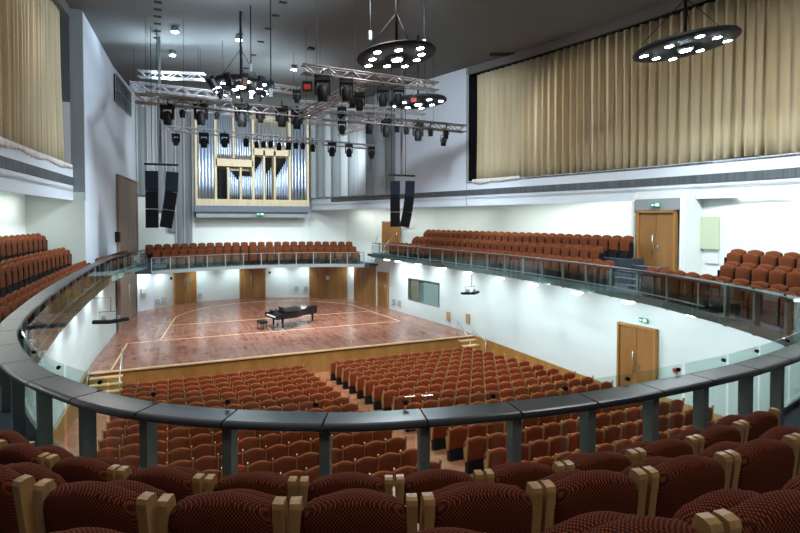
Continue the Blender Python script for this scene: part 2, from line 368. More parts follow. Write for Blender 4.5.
# vent bands
def off(c, d): return [p+n*d for p, n in zip(c, normals(c))]
b = MB(); ribbon(b, off([p.copy() for p in UPL], -.03), 8.33, 8.63, .06); tag(b.build('vent_band', M['band']), 'long dark ventilation strip under the curtain on the left wall', 'vent')
b = MB(); ribbon(b, off(chain((10.9, 38.0), (14.6, 25))+URA[1:], -.03), 8.3, 8.6, .06); tag(b.build('vent_band', M['band']), 'long dark ventilation strip running under the cream curtain on the right wall', 'vent')
# balcony slab: from the rail to the outer walls
void = [(p.x, p.y) for p in rail]
inner = resample(rail, 1.0)
slabL = MB(); side = [(p.x, p.y) for p in rail if p.y > 9 and p.x < 2]
slabL.prism(side+[(-5.2, side[-1][1]), (-5.2, 24.2), (-3.3, 24.2), (-3.0, 30), (-2.9, 31.5), (-1.1, 31.5)], ZS, ZF); struct(slabL, 'balcony_floor', M['carpet'])
slabN = MB(); near = [(p.x, p.y) for p in rail if p.y <= 9.1]
slabN.prism([(-5.2, near[0][1])]+near+[(17.8, near[-1][1]), (17.8, -6), (-5.2, -6)], ZS, ZF); struct(slabN, 'balcony_floor', M['carpet'])
slabR = MB(); rs = [(p.x, p.y) for p in rail if p.y > 9 and p.x > 9]
slabR.prism(rs+[(12.4, 34.4), (14.9, 35.5), (15.6, 34.2), (16.6, 32), (17.1, 28), (17.5, 22), (17.6, 15.7), (17.7, rs[0][1])], ZS, ZF); struct(slabR, 'balcony_floor', M['carpet'])
fas = MB(); sweep(fas, rail, [(0, 0), (.03, 0), (.03, .2), (0, .2)], ZS-.02); struct(fas, 'trim_7', M['fascia'])
# choir balcony
CHC = lambda Yc, k, xs, xc=5.2: [Vector((x, Yc-k*(x-xc)**2)) for x in xs]
crail = CHC(36.5, .044, [-1.0+.55*i for i in range(25)], 5.5)
choir = MB()
choir.prism([(p.x, p.y) for p in crail]+[(12.4, 34.4), (14.9, 35.4), (13.9, 37.3), (12.4, 39.7), (10, 41.2), (1.7, 41.2), (-1.9, 38.5), (-1.9, 34.9)], 3.83, 3.95)
struct(choir, 'choir_floor', M['carpet'])
for i, (Yc, zz) in enumerate(((38.3, 4.23), (39.25, 4.55))):
    c = CHC(Yc, .045, [-1.6+.55*j for j in range(26)], 4.9)
    q = [(p.x, p.y) for p in c if p.x < 12.6 and (p.x > -1.7)]
    struct(MB().prism(q+[(12.9, 38.5), (10, 41), (1.7, 41), (-1.7, 38.6)], 3.9, zz), 'choir_riser', M['carpet'])
fas = MB(); sweep(fas, crail, [(0, 0), (-.03, 0), (-.03, .2), (0, .2)], 3.78); struct(fas, 'trim_8', M['postf'])
# ------------------------------------------------------------------ stage
st = empty('stage', (6, 24, 0), 0, 'raised red-brown parquet concert stage with golden wood front', 'stage')
deck = [(-3.1, 24), (14.6, 24), (14.5, 26.4), (13.6, 33.3), (13.2, 35.1), (12.7, 38), (12.4, 38.9), (11.3, 39.9), (9.9, 40.8), (8.4, 41.5), (6.75, 41.95), (4.9, 42.15), (3.3, 42.1), (1.7, 41.85), (.2, 41), (-1, 39.7), (-2.1, 39), (-2.7, 32)]
L0 = lambda pts: [(x-6, y-24) for x, y in pts]
MB().prism(L0(deck), .86, 1.0).build('deck', M['stage'], st)
MB().box((-.2, -.04, .43), (17.6, .08, .86)).build('front_panel', M['oak'], st)
MB().box((-.2, -.05, .975), (17.7, .14, .055)).build('edge_nosing', M['line'], st)
ln = MB()
def strip(pts, w=.07, z=1.001):
    sweep(ln, [Vector((x-6, y-24)) for x, y in pts], [(-w/2, 0), (w/2, 0), (w/2, .006), (-w/2, .006)], z)
strip([(-1.95, 29), (12.45, 29)]); strip([(-.1, 33), (12.2, 33)])
strip([(-.5, 29), (.3, 35.8)]); strip([(12.5, 29), (11.8, 36)]); strip([(-2.2, 24.1), (-1.95, 29)])
strip([(.3, 35.8), (1.2, 37.6), (2.6, 39.1), (4.3, 39.9), (6.1, 40.1), (8, 39.7), (9.8, 38.6), (11.1, 37.2), (11.8, 36)])
ln.build('floor_marking', M['line'], st)
# wood skirting along the right wall and left corner
b = MB(); ribbon(b, [Vector((rwx(y)-.05, y)) for y in (24, 22, 19, 16, 14.45)]+[], -.02, 1.0, -.06); struct(b, 'baseboard_right', M['oak'])
b = MB(); ribbon(b, [Vector((rwx(y)-.05, y)) for y in (12.6, 11, 9, 6)]+[], .7, 1.25, -.06); struct(b, 'baseboard_right', M['arm'])
b = MB(); ribbon(b, chain((-3.1, 10), (-3.1, 23.9)), -.02, 1.0, -.06); struct(b, 'baseboard_left', M['oak'])
# steps
def steps(loc, w, label, group, rail_side):
    t = empty('stage_steps', loc, 0, label, 'steps', None)
    for k in range(4):
        MB().box((0, -.15-.3*k, .40-.1*k), (w, .3, .80-.2*k)).build('step', M['oak'], t)
        MB().box((0, -.15-.3*k, .80-.2*k+.015), (w+.04, .32, .03)).build('tread', M['line'], t)
    h = MB(); x = rail_side*w/2
    h.path([(x, .1, 1.0), (x, .1, 1.85), (x, -1.2, 1.05), (x, -1.2, .0)], .022); h.build('handrail', M['chrome'], t)
    h = MB(); h.path([(-x, .1, 1.0), (-x, .1, 1.3), (-x, -1.2, .95), (-x, -1.2, .0)], .018); h.build('handrail', M['chrome'], t)
steps((14.0, 23.92, 0), .9, 'short oak steps with metal handrail at the right end of the stage front', None, -1)
steps((-2.35, 23.92, 0), 1.1, 'short oak steps at the left end of the stage front', None, 1)
# ------------------------------------------------------------------ doors
def door(n, a, b, z0, z1, leaves=2, m='oak_dark', handle=True, frame=True, vision=False, fm=None, name=None):
    """door standing between plan points a and b, facing right of travel a->b"""
    a = Vector((*a, z0)); b = Vector((*b, z0)); d = (b-a); w = d.length; h = z1-z0
    t = empty(f'door_{n}', (a+b)/2, math.atan2(d.y, d.x)); t['kind'] = 'structure'
    if frame:
        f = MB()
        for x in (-w/2+.04, w/2-.04): f.box((x, -.05, h/2), (.08, .16, h))
        f.box((0, -.05, h-.04), (w, .16, .08)); f.build('door_frame', M[fm or 'oak'], t)
    iw = w-(.16 if frame else 0)
    for k in range(leaves):
        x = -iw/2+iw*(k+.5)/leaves
        lf = MB().box((x, -.02, h/2-.04*frame), (iw/leaves-.02, .08, h-.1*frame)).build('door_leaf', M[m], t)
    if handle:
        hx = -.1 if leaves > 1 else iw/2-.15
        hb = MB().tube((hx, -.13, h*.38), (hx, -.13, h*.66), .018); hb.tube((hx, -.13, h*.4), (hx, -.05, h*.4), .012); hb.tube((hx, -.13, h*.64), (hx, -.05, h*.64), .012)
        hb.build('door_handle', M['chrome'], t)
        if leaves > 1: MB().box((.1, -.07, h*.47), (.07, .03, .16)).build('door_lock', M['chrome'], t)
    if vision:
        MB().lathe([(.16, 0), (.16, .03)], 20, T=Matrix.Translation((.0 if leaves > 2 else .35, -.06, h*.56)) @ Matrix.Rotation(math.pi/2, 4, 'X')).build('round_plate', M['chrome'], t)
    return t
def arcpt(px, up=1.0):
    r = (px-400)/F; u = Vector((FW.x+RT.x*r, FW.y+RT.y*r))
    for a, b in zip(back_arc+RW[1:], back_arc[1:]+RW[1:]):
        e = b-a; den = u.x*e.y-u.y*e.x
        if abs(den) < 1e-9: continue
        t = (a.x*e.y-a.y*e.x)/den; s = (a.x*u.y-a.y*u.x)/den
        if 0 <= s <= 1: p = u*t; return (p.x, p.y-.06)
for n, x0, x1, lv, vis, hd in ((1, 173, 195, 2, True, True), (2, 239, 265, 2, False, True), (3, 309, 347, 4, True, False), (4, 354, 375.5, 3, False, False)):
    door(n, arcpt(x0), arcpt(x1), 1.0, 3.8, lv, 'oak_dark', hd, n < 3, vis)
door(5, (rwx(34.5)-.07, 34.5), (rwx(33.35)-.07, 33.35), 1.0, 3.45, 1, 'oak_dark')
door(6, (rwx(14.28)-.06, 14.28), (rwx(12.72)-.06, 12.72), .75, 3.4, 2, 'oak_dark', fm='oak')
struct(MB().box((16.66, 14.54, 7.58), (.06, 1.95, .42)), 'trim_9', M['wall_grey'])
door(7, (16.68, 15.38), (16.72, 13.68), ZF+.05, 7.35, 2, 'oak_dark')
door(8, (14.2, 36.1), (15.0, 34.75), ZF, 6.9, 1, 'oak_dark')
# tall brown doors on left stage wall
LWX = lambda Y: -3.02+(Y-24.05)*.37/7.95 if Y < 32 else -2.65+(Y-32)*.7/6.45
door(9, (LWX(32.3)+.02, 32.3), (LWX(38.1)+.02, 38.1), 4.8, 9.45, 2, 'walnut', False, True, fm='walnut')
door(10, (-2.6, 32.4), (-2.1, 38.6), 1.0, 4.4, 2, 'walnut', True, True, fm='walnut')
# door box on the balcony
b = MB(); b.box((17.2, 15.62, 6.35), (1.0, .14, 3.4)); b.box((17.2, 13.43, 6.35), (1.0, .14, 3.4)); b.box((17.25, 14.53, 7.72), (.95, 2.1, .72))
b.box((16.68, 15.65, 6.2), (.12, .12, 3.1)); b.box((16.68, 13.45, 6.2), (.12, .12, 3.1))
struct(b, 'wall_door_lobby', M['wall'])
# white pillar on stage left
b = MB(); b.prism([(-2.0, 38.85), (-1.0, 39.55), (-1.3, 40), (-2.2, 39.5)], 1.0, 3.85); struct(b, 'wall_pillar', M['wall_cool'])
# ------------------------------------------------------------------ exit signs and small wall things
def sign(loc, rz, label, w=.42, h=.17, z=None):
    t = empty('exit_sign', loc, rz, label, 'exit sign')
    MB().box((0, 0, 0), (w, .05, h)).build('sign_box', M['green'], t)
    g = MB(); g.box((w*.28, -.03, 0), (w*.26, .01, h*.6)); g.box((-w*.2, -.03, 0), (w*.3, .01, h*.14))
    g.add([(-w*.44, -.033, 0), (-w*.3, -.033, h*.28), (-w*.3, -.033, -h*.28), (-w*.44, -.028, 0), (-w*.3, -.028, h*.28), (-w*.3, -.028, -h*.28)], [(0, 2, 1), (3, 4, 5), (0, 1, 4, 3), (1, 2, 5, 4), (2, 0, 3, 5)])
    g.lathe([(.012, 0), (.02, .012), (.012, .03)], 8, (.0+w*.08, -.03, h*.22)); g.box((w*.08, -.03, -.01), (.03, .01, h*.4))
    g.build('pictogram', M['whitesign'], t)
sign((rwx(13.2)-.1, 13.25, 3.62), -math.pi/2, 'green exit sign above the lower right double door', .34, .14)
sign((16.58, 14.5, 7.56), -math.pi/2, 'green exit sign above the upper right balcony door', .4, .16)
sign((6.0, 39.36, 7.42), 0, 'small dark green exit sign under the pipe organ', .55, .22)
def smallbox(name, p, rz, d, m, label, cat, group=None):
    o = MB().box((0, 0, 0), d).build(name, M[m]); o.location = p; o.rotation_euler = (0, 0, rz); tag(o, label, cat, group); return o
smallbox('wall_box', (-1.62, 39.02, 2.3), R(35), (.36, .1, .34), 'white', 'square white box on the white pillar at the left of the stage', 'wall box')
smallbox('wall_speaker', (LWX(32)+.12, 31.95, 6.1), R(85), (.3, .22, .55), 'black', 'small black loudspeaker on the tall left wall beside the brown doors', 'loudspeaker')
smallbox('wall_panel', (17.53, 13.05, 6.55), -math.pi/2, (.72, .08, 1.15), 'frost', 'pale green glass panel on the wall right of the balcony door', 'wall panel')
smallbox('notice', (17.56, 12.95, 5.65), -math.pi/2, (.5, .02, .36), 'white', 'white paper notice on the wall below the green glass panel', 'notice')
smallbox('fire_alarm', (rwx(12.1)-.04, 12.1, 2.2), -math.pi/2, (.14, .06, .12), 'redlens', 'small red alarm box right of the lower right door', 'alarm')
smallbox('brass_plate', (rwx(26.6)-.04, 26.6, 1.55), -math.pi/2, (.35, .05, .5), 'arm', 'small brown panel low on the right wall by the stage edge', 'wall plate')
smallbox('brass_plate', (rwx(24.6)-.04, 24.6, 1.75), -math.pi/2, (.35, .05, .5), 'arm', 'small brown panel on the right wall above the stage steps', 'wall plate')
smallbox('paper_notice', (15.4, 34.2, 6.6), R(-60), (.9, .02, .28), 'white', 'white notice strip on the wall beside the far balcony door', 'notice')
for px, pz, lab in ((156.5, 1.45, 'white socket box on the stage wall nearest the white pillar'), (163, 1.5, 'white socket box beside the leftmost stage door'), (199.5, 1.45, 'white socket box right of the leftmost stage door'), (296, 1.7, 'white socket box on the back wall left of the wide wooden doors'), (305.5, 1.7, 'white socket box next to the wide wooden doors'), (400, 1.6, 'white socket box on the right stage wall left of the window'), (394.5, 1.6, 'white socket box on the right stage wall beside the single door')):
    q = arcpt(px) if px < 390 else None
    if q is None:
        r = (px-400)/F; k = (FW.x+RT.x*r)/(FW.y+RT.y*r); Y = 17.94/(k+.1304); q = (k*Y-.06, Y); rz = R(-82)
    else: rz = 0 if px > 230 else R(38)
    smallbox('socket_box', (q[0], q[1], pz), rz, (.34, .06, .3), 'panel', lab, 'socket box')
for px, pz, lab in ((170.5, 2.9, 'tiny dark switch beside the leftmost stage door'), (269.5, 2.95, 'tiny dark switch right of the middle stage door')):
    q = arcpt(px); smallbox('switch', (q[0], q[1], pz), 0 if px > 230 else R(38), (.13, .05, .16), 'black', lab, 'switch')
# window grille high on the left wall
g = empty('wall_grille', (LWX(34.3)+.04, 34.3, 14.0), math.atan2(4.6, LWX(36.6)-LWX(32.1)), 'dark slatted grille high on the left wall near the stage', 'grille')
MB().box((0, -.0, 0), (4.5, .06, 1.4)).build('backing', M['black'], g)
b = MB()
for k in range(9): b.box((-2.2+k*.55, -.05, 0), (.06, .06, 1.4))
for z in (-.7, 0, .7): b.box((0, -.05, z), (4.5, .06, .05))
b.build('grille_bars', M['panel_dark'], g)
# ------------------------------------------------------------------ vertical fluted panels of the back walls
def vpanel(a, b, z0, z1, m, label, deep=.0):
    a = Vector(a); b = Vector(b); d = b-a; w = d.length
    t = empty('acoustic_panel', (*((a+b)/2), z0), math.atan2(d.y, d.x), label, 'wall panel', None)
    c = [Vector((-w/2+w*i/8, -.03-.28*math.sin(math.pi*i/8)-deep)) for i in range(9)]
    p = MB(); ribbon(p, c, 0, z1-z0, .03); p.sm = [False]*len(p.f)
    p.build('curved_face', M[m], t)
    MB().box((-w/2, -.05-deep, (z1-z0)/2), (.05, .08, z1-z0)).build('edge_strip', M['edge'] , t)
k = 0
e0, e1 = Vector((10.05, 40.85)), Vector((12.95, 30.7)); N = 10
for i in range(N):
    a = e0.lerp(e1, i/N); b_ = e0.lerp(e1, (i+1)/N-.004)
    vpanel(a, b_, 8.68, ZC-.05, 'panel' if i % 2 == 0 else 'panel_dark', f'tall {"light" if i%2==0 else "dark"} grey vertical wall panel, {ORD[i+1]} to the right of the organ')
e0, e1 = Vector((-1.9, 38.38)), Vector((1.5, 40.85)); N = 6
for i in range(N):
    a = e0.lerp(e1, i/N); b_ = e0.lerp(e1, (i+1)/N-.01)
    vpanel(a, b_, (8.6, 8.2, 7.6, 6.2, 4.6, 4.6)[i], ZC-.05, ('panel_dark', 'panel', 'wall_grey', 'wall_grey', 'wall_grey', 'wall_grey')[i], f'tall grey vertical wall panel, {ORD[i+1]} from the left corner behind the stage')
# ------------------------------------------------------------------ curtains
def curtain(path, zt, zb, side, label, hem=True):
    t = empty('curtain', (0, 0, 0), 0, label, 'curtain')
    c = resample(path, .045); ns = normals(c); rr = random.Random(3)
    ph = 0; offs = []; am = .07
    for i in range(len(c)):
        if i == 0 or ph >= 2*math.pi: ph = max(0, ph-2*math.pi); wl, aw_ = rr.uniform(.24, .46), rr.uniform(.055, .125)
        ph += .045*2*math.pi/wl; offs.append(-math.cos(ph)*aw_)
    vs = []; K = 6
    for i, (p, n_) in enumerate(zip(c, ns)):
        for k in range(K):
            f = k/(K-1); z = zt+(zb-zt)*f+ (0.03*math.sin(i*.05) if k == K-1 else 0)
            o = offs[i]*(.75+.5*f)+.03*math.sin(i*.03+f*3)
            vs.append((p.x+n_.x*o, p.y+n_.y*o, z))
    nn = len(c)*K
    vs += [(v[0]+ns[i//K].x*.015, v[1]+ns[i//K].y*.015, v[2]) for i, v in enumerate(vs)]
    fs = []
    for i in range(len(c)-1):
        for k in range(K-1):
            a = i*K+k; fs += [(a, a+1, a+K+1, a+K), (nn+a+K, nn+a+K+1, nn+a+1, nn+a)]
        a = i*K+K-1; fs.append((a, nn+a, nn+a+K, a+K)); a = i*K; fs.append((a+K, nn+a+K, nn+a, a))
    MB().add(vs, fs, True).build('drape', M['curtain'], t)
    tr = MB(); sweep(tr, resample(path, 1.0), [(-.04, 0), (.04, 0), (.04, .08), (-.04, .08)], zt+.01); tr.build('curtain_track', M['black'], t)
    return t, c, ns
cr, cc, cn = curtain([p+Vector((.28, .06)) for p in URA if p.y < 24.95], 14.66, CB+.03, 1, 'long cream pleated curtain covering the upper right wall')
h = MB(); vs = []; c = [p-n*-.0 for p, n in zip(cc, cn)][:int(3.2/.045)]
for i, p in enumerate(c):
    o = .06*math.sin(i*.5)-.12; zb = CB-.08-.13*abs(math.sin(i*.11))*(1-i/(3.3/.045))
    q = Vector((p.x, p.y))+cn[i]*(-.0); vs += [(q.x-.36+0*o, q.y-.08, CB+.08), (q.x-.36+.03*math.sin(i*.5), q.y-.08, zb), (q.x-.34+.03*math.sin(i*.5), q.y-.08, zb), (q.x-.34, q.y-.08, CB+.08)]
fs = []
for i in range(len(c)-1):
    for j in range(4): fs.append((4*i+j, 4*i+(j+1) % 4, 4*i+4+(j+1) % 4, 4*i+4+j))
h.add(vs, fs, True).build('sheer_hem', M['sheer'], cr)
cl, _, _ = curtain([p+Vector((-.22, 0)) for p in smooth_curve([tuple(q) for q in UPL], .5) if p.y < 23.7], 15.0, CB+.03, 1, 'cream pleated curtain covering the upper left wall')
hb = MB(); c = resample([p for p in smooth_curve([tuple(q) for q in UPL], .5) if p.y < 23.8], .1); vs = []
for i, p in enumerate(c):
    zb = CB-.1-.07*abs(math.sin(i*.9))-.04*math.sin(i*.23); o = .03+.02*math.sin(i*1.3)
    vs += [(p.x+o, p.y, CB+.05), (p.x+o, p.y, zb), (p.x+o+.015, p.y, zb), (p.x+o+.015, p.y, CB+.05)]
fs = [(4*i+j, 4*i+(j+1) % 4, 4*i+4+(j+1) % 4, 4*i+4+j) for i in range(len(c)-1) for j in range(4)]
hb.add(vs, fs, True).build('sheer_hem', M['sheer'], cl)
# ------------------------------------------------------------------ balustrade
bal = empty('balustrade', (0, 0, 0), 0, 'curved oval balcony balustrade with dark padded rail, steel posts and glass', 'balustrade')
RZ = 5.5
outw = lambda c, d: [p-n*d for p, n in zip(c, normals(c))]
prof = [(.0, -.010), (-.012, 0), (-.245, 0), (-.268, -.006), (-.282, -.018), (-.288, -.034), (-.282, -.048), (-.268, -.056), (-.02, -.056), (0, -.046)]
hr = MB(); acc = 0
segs = resample(rail, .85)
fine = rail
L = [0]
for a, b in zip(fine, fine[1:]): L.append(L[-1]+(b-a).length)
def sub(s0, s1, k=5):
    out = []
    for i in range(k+1):
        s = s0+(s1-s0)*i/k
        j = max(0, min(len(L)-2, next((q for q in range(len(L)-1) if L[q+1] >= s), len(L)-2)))
        t = (s-L[j])/max(1e-9, L[j+1]-L[j]); out.append(fine[j].lerp(fine[j+1], min(max(t, 0), 1)))
    return out
# joints found where the photo shows them on the near run, then a regular pitch
def s_at_px(px, offd):
    best = None
    for q in range(1, len(fine)-1):
        if fine[q].y > 8.6 or fine[q].x > 7.5: continue
        e = fine[q+1]-fine[q]; n_ = Vector((-e.y, e.x)).normalized()
        for k in range(8):
            w_ = fine[q]+e*(k/8)-n_*offd; x, y, d = pix((w_.x, w_.y, 5.2))
            if d > 0 and (best is None or abs(x-px) < best[0]): best = (abs(x-px), L[q]+e.length*k/8)
    return best[1]
S_near = [s_at_px(px, .14) for px in (18, 45, 87, 149, 230, 327, 425, 513, 587, 650, 700, 745, 777)]
S = list(S_near)
s = S[0]-1.0
while s > .1: S.insert(0, s); s -= 1.25 if s < 20 else 1.0
s = S[-1]+.9
while s < L[-1]-.1: S.append(s); s += 1.0 if s < S_near[-1]+8 else 1.27
J = [0]+S+[L[-1]]
for a, b in zip(J, J[1:]):
    if b-a > .05: sweep(hr, sub(a+.006, b-.006, 6), prof, RZ)
core = MB(); hr.build('handrail', M['cap'], bal)
nv = lambda p, q: (q-p).normalized()
for i, s in enumerate(S):
    a, b = sub(s-.05, s+.05, 1); p = (a+b)/2; d = nv(a, b); n_ = Vector((-d.y, d.x)); ang = math.atan2(d.y, d.x); q = p-n_*.14
    nearrun = q.y < 9
    MB().box((0, 0, 0), (.075 if nearrun else .055, .11 if nearrun else .06, RZ-.055-4.5), ang).build('post', M['postm'] if nearrun else M['postf'], bal, (q.x, q.y, (RZ-.055+4.5)/2))
for i, (a, b) in enumerate(zip(J, J[1:])):
    if b-a < .25: continue
    c = outw(sub(a+.03, b-.03, 4), -.035); g = MB(); ztop = RZ+.085 if c[0].y < 8.8 and c[-1].y < 8.8 else RZ-.12
    ribbon(g, c, ZS-.02, ztop, .012); go = g.build('glass_panel', M['glass'], bal)
    if ztop > RZ:
        m_ = c[-1].lerp(c[-2], .5); MB().lathe([(.019, 0), (.019, .03)], 12, T=Matrix.Translation((m_.x, m_.y, RZ+.045)) @ Matrix.Rotation(math.pi/2, 4, 'X')).build('glass_clamp', M['black'], bal)
lowr = MB()
for part in ([p for p in rail if p.y > 9 and p.x < 3], [p for p in rail if p.y > 9 and p.x > 9]):
    sweep(lowr, outw(part, .06), [(0, 0), (-.03, 0), (-.03, .03), (0, .03)], 4.84)
lowr.build('lower_rail', M['postf'], bal)
cb = empty('choir_balustrade', (5.5, 36, 3.95), 0, 'low curved steel and glass balustrade in front of the choir seats behind the stage', 'balustrade')
LC = [p-Vector((5.5, 36)) for p in crail]
sweep(MB(), LC, [(0, 0), (.06, 0), (.06, .05), (0, .05)], .79).build('handrail', M['postf'], cb)
h = MB(); sweep(h, LC, [(0, 0), (.06, 0), (.06, .05), (0, .05)], .79); h.build('handrail', M['postf'], cb)
for ob in [o for o in COL.objects if o.parent == cb and len(o.data.vertices) == 0]: bpy.data.objects.remove(ob)
h = MB(); sweep(h, LC, [(0, 0), (.03, 0), (.03, .03), (0, .03)], .02); h.build('lower_rail', M['postf'], cb)
for p in resample(LC, 1.15): MB().box((0, 0, 0), (.05, .05, .98)).build('post', M['postf'], cb, (p.x, p.y+.03, .31))
for a, b in zip(resample(LC, 1.15), resample(LC, 1.15)[1:]):
    g = MB(); ribbon(g, [a.lerp(b, .03)-Vector((0, .03)), a.lerp(b, .97)-Vector((0, .03))], 0, .74, .012); g.build('glass_panel', M['glass'], cb)
# handrails on the steps between choir and side balcony
for i, (a, b, lab) in enumerate((((372, 250), (378, 236), 'short bent steel handrail on steps nearest the choir seats'), ((384, 247), (394, 234), 'short bent steel handrail nearer the far balcony door'))):
    p = P(*a, Y=33.8-.3*i); q = P(*b, Y=35.2-.3*i); t = MB(); t.path([p-Vector((0, 0, .9)), p, q, q+Vector((.2, .3, 0)), q+Vector((.2, .3, -1.0))], .022)
    tag(t.build('step_handrail', M['chrome']), lab, 'handrail')
# ------------------------------------------------------------------ chairs
def make_chair(name, fab, side_m, style):
    """front = +y. style: stalls / tribune / balcony; origin on the floor under the backrest"""
    t = empty(name)
    w = {'stalls': .515, 'tribune': .50, 'balcony': .43}[style]; h = .60 if style != 'balcony' else .62; z0 = .30
    n = 10 if style == 'balcony' else 6
    Tb = Matrix.Translation((0, 0, z0)) @ Matrix.Rotation(R(7), 4, 'X')
    th = .10 if style == 'balcony' else .075
    ar = {'stalls': .055, 'tribune': .035, 'balcony': .022}[style]
    MB().pad(w, h-.02, th, ar, .035, T=Tb, corner=.085 if style == 'balcony' else .06, n=n).build('backrest', fab, t)
    Ts = Matrix.Translation((0, .15 if style == 'balcony' else .12, z0-.04)) @ Matrix.Rotation(R(4), 4, 'X')
    MB().pad(w*(1.0 if style == 'balcony' else .97), h-(.065 if style == 'balcony' else .07), .10 if style == 'balcony' else .09, .022 if style == 'balcony' else .045, .035, T=Ts, corner=.10 if style == 'balcony' else .06, n=n).build('seat', fab, t)
    if style == 'stalls':
        MB().box((0, .03, .15), (.44, .16, .30)).build('base', M['black'], t)
        for s in (-1,):
            a = MB(); a.prism([(-.045, .3), (.03, .3), (.10, .55), (.09, .60), (.0, .62), (-.065, .89), (-.12, .885)], -.015, .015, T=Matrix.Translation((s*.262, 0, 0)) @ Matrix(((0, 0, 1, 0), (1, 0, 0, 0), (0, 1, 0, 0), (0, 0, 0, 1))))
            a.build('armrest', M['arm'], t)
    elif style == 'tribune':
        for s in (-1, 1): MB().box((s*.266, .06, .33), (.025, .22, .56)).build('side_frame', M['black'], t)
        MB().box((0, .06, .13), (.40, .22, .24)).build('base', M['black'], t)
    else:
        for s in (-1, 1):
            a = MB(); Tm = Matrix.Translation((s*.229, 0, 0)) @ Matrix(((0, 0, 1, 0), (1, 0, 0, 0), (0, 1, 0, 0), (0, 0, 0, 1)))
            a.prism([(.05, 0), (.05, .56), (.36, .56), (.38, .60), (.02, .62), (-.035, .86), (-.045, .882), (-.075, .883), (-.098, .878), (-.104, .858), (-.05, .4), (-.03, 0)], -.0215, .0215, T=Tm)
            a.build('wooden_side', M['arm'], t)
        MB().box((0, .08, .14), (.40, .16, .26)).build('base', M['black'], t)
    kids = list(t.children)
    return t, kids
def place(proto, loc, rz, label, group, cat='theatre seat'):
    t, kids = proto
    if 'used' not in CH.setdefault(t.name, {}): CH[t.name]['used'] = 1; r = t
    else:
        r = t.copy(); COL.objects.link(r)
        for k_ in kids: c = k_.copy(); COL.objects.link(c); c.parent = r
    r.location = loc; r.rotation_euler = (0, 0, rz); tag(r, label, cat, group); return r
# foreground balcony chairs
bp = make_chair('balcony_chair', M['maroon'], None, 'balcony')
FR = {'F': (4.70, [(-1.30, 4.65), (-.98, 4.2), (-.64, 3.82), (-.24, 3.48), (.2, 3.18), (.665, 2.95), (1.15, 2.76), (1.63, 2.62), (2.11, 2.53), (2.63, 2.49), (3.14, 2.49), (3.66, 2.54), (4.18, 2.62)]),
      'A': (5.0, [(-1.72, 4.1), (-1.35, 3.65), (-.95, 3.2), (-.5, 2.76), (-.02, 2.41), (.45, 2.18), (.94, 2.0), (1.45, 1.89), (1.95, 1.81), (2.45, 1.78), (2.96, 1.78), (3.47, 1.82)]),
      'B': (5.26, [(-.98, 2.15), (-.52, 1.84), (-.05, 1.56), (.45, 1.35), (.95, 1.2), (1.46, 1.11), (1.98, 1.07), (2.5, 1.06)])}
rown = {'F': 'front row against the rail', 'A': 'second row from the rail', 'B': 'third row from the rail'}
for key, (zf, ps) in FR.items():
    for i, (a, b) in enumerate(zip(ps, ps[1:])):
        c = Vector(((a[0]+b[0])/2, (a[1]+b[1])/2)); ang = math.atan2(b[1]-a[1], b[0]-a[0])
        o = place(bp, (c.x, c.y, zf), ang, f'dark woven maroon balcony chair, {ORD[i+1]} from the left in the {rown[key]}', 'maroon balcony chairs in the foreground')
        sc_ = math.hypot(b[0]-a[0], b[1]-a[1])/.515
        o.scale = (min(1.1, sc_), 1, 1)
# terraces for these rows
for zf, ps, back in ((5.0, FR['A'][1], None), (5.26, FR['B'][1], None)):
    c = smooth_curve([(-2.8, 5.2)]+ps+[(5.5, ps[-1][1]+.35), (8, ps[-1][1]+.9)] if zf < 5.1 else [(-2.6, 3.6), (-1.6, 2.6)]+ps+[(5.5, ps[-1][1]+.3), (8, ps[-1][1]+.9)], .3)
    e = outw(c, -.40)
    struct(MB().prism([(p.x, p.y) for p in e]+[(8, -1.5), (-2.8, -1.5)], ZF-.02, zf), 'balcony_step', M['carpet'])
struct(MB().prism([(-2.6, .6), (2.5, .35), (8, 1), (8, -1.5), (-2.6, -1.5)], ZF, 5.6), 'balcony_step', M['carpet'])
# stalls chairs
sp = make_chair('stalls_chair', M['red'], None, 'stalls')
cover = [(-50, 430), (0, 440), (60, 452), (130, 462), (300, 470), (480, 466), (560, 456), (640, 440), (700, 415), (790, 402), (1000, 395)]
def cov(x):
    for (a, b), (c, d) in zip(cover, cover[1:]):
        if a <= x <= c: return b+(d-b)*(x-a)/(c-a)
    return 400
cand = []
PW = .5255
for r_ in range(16):
    Y = 22.35-.889*r_
    for blk, x0, nn, sg, PW in (('left', 5.15, 13, -1, .5255), ('right', 6.32, 13, 1, .5475)):
        for k in range(nn):
            X = x0+sg*PW*(k+.5); x, y, d = pix((X, Y, rake(Y)+.88))
            if y < cov(x)+9 and -40 < x < 840: cand.append((d, X, Y, blk, k, r_))
cand.sort()
print('stalls chairs', len(cand))
proto_parts = [(k_.data, k_) for k_ in sp[1]]
end_arm = [k_ for k_ in sp[1] if k_.name.startswith('armrest')][0]
for d, X, Y, blk, k, r_ in cand[:300]:
    o = place(sp, (X, Y, rake(Y)), 0, f'red stalls chair, {ORD[k+1]} from the centre aisle, {ORD[r_+1]} row from the stage, {blk} block', 'red chairs in the stalls')
    if (blk == 'left' and k == 0) or (blk == 'right' and k == 12):
        c = end_arm.copy(); COL.objects.link(c); c.parent = o; c.location = (.524, 0, 0)
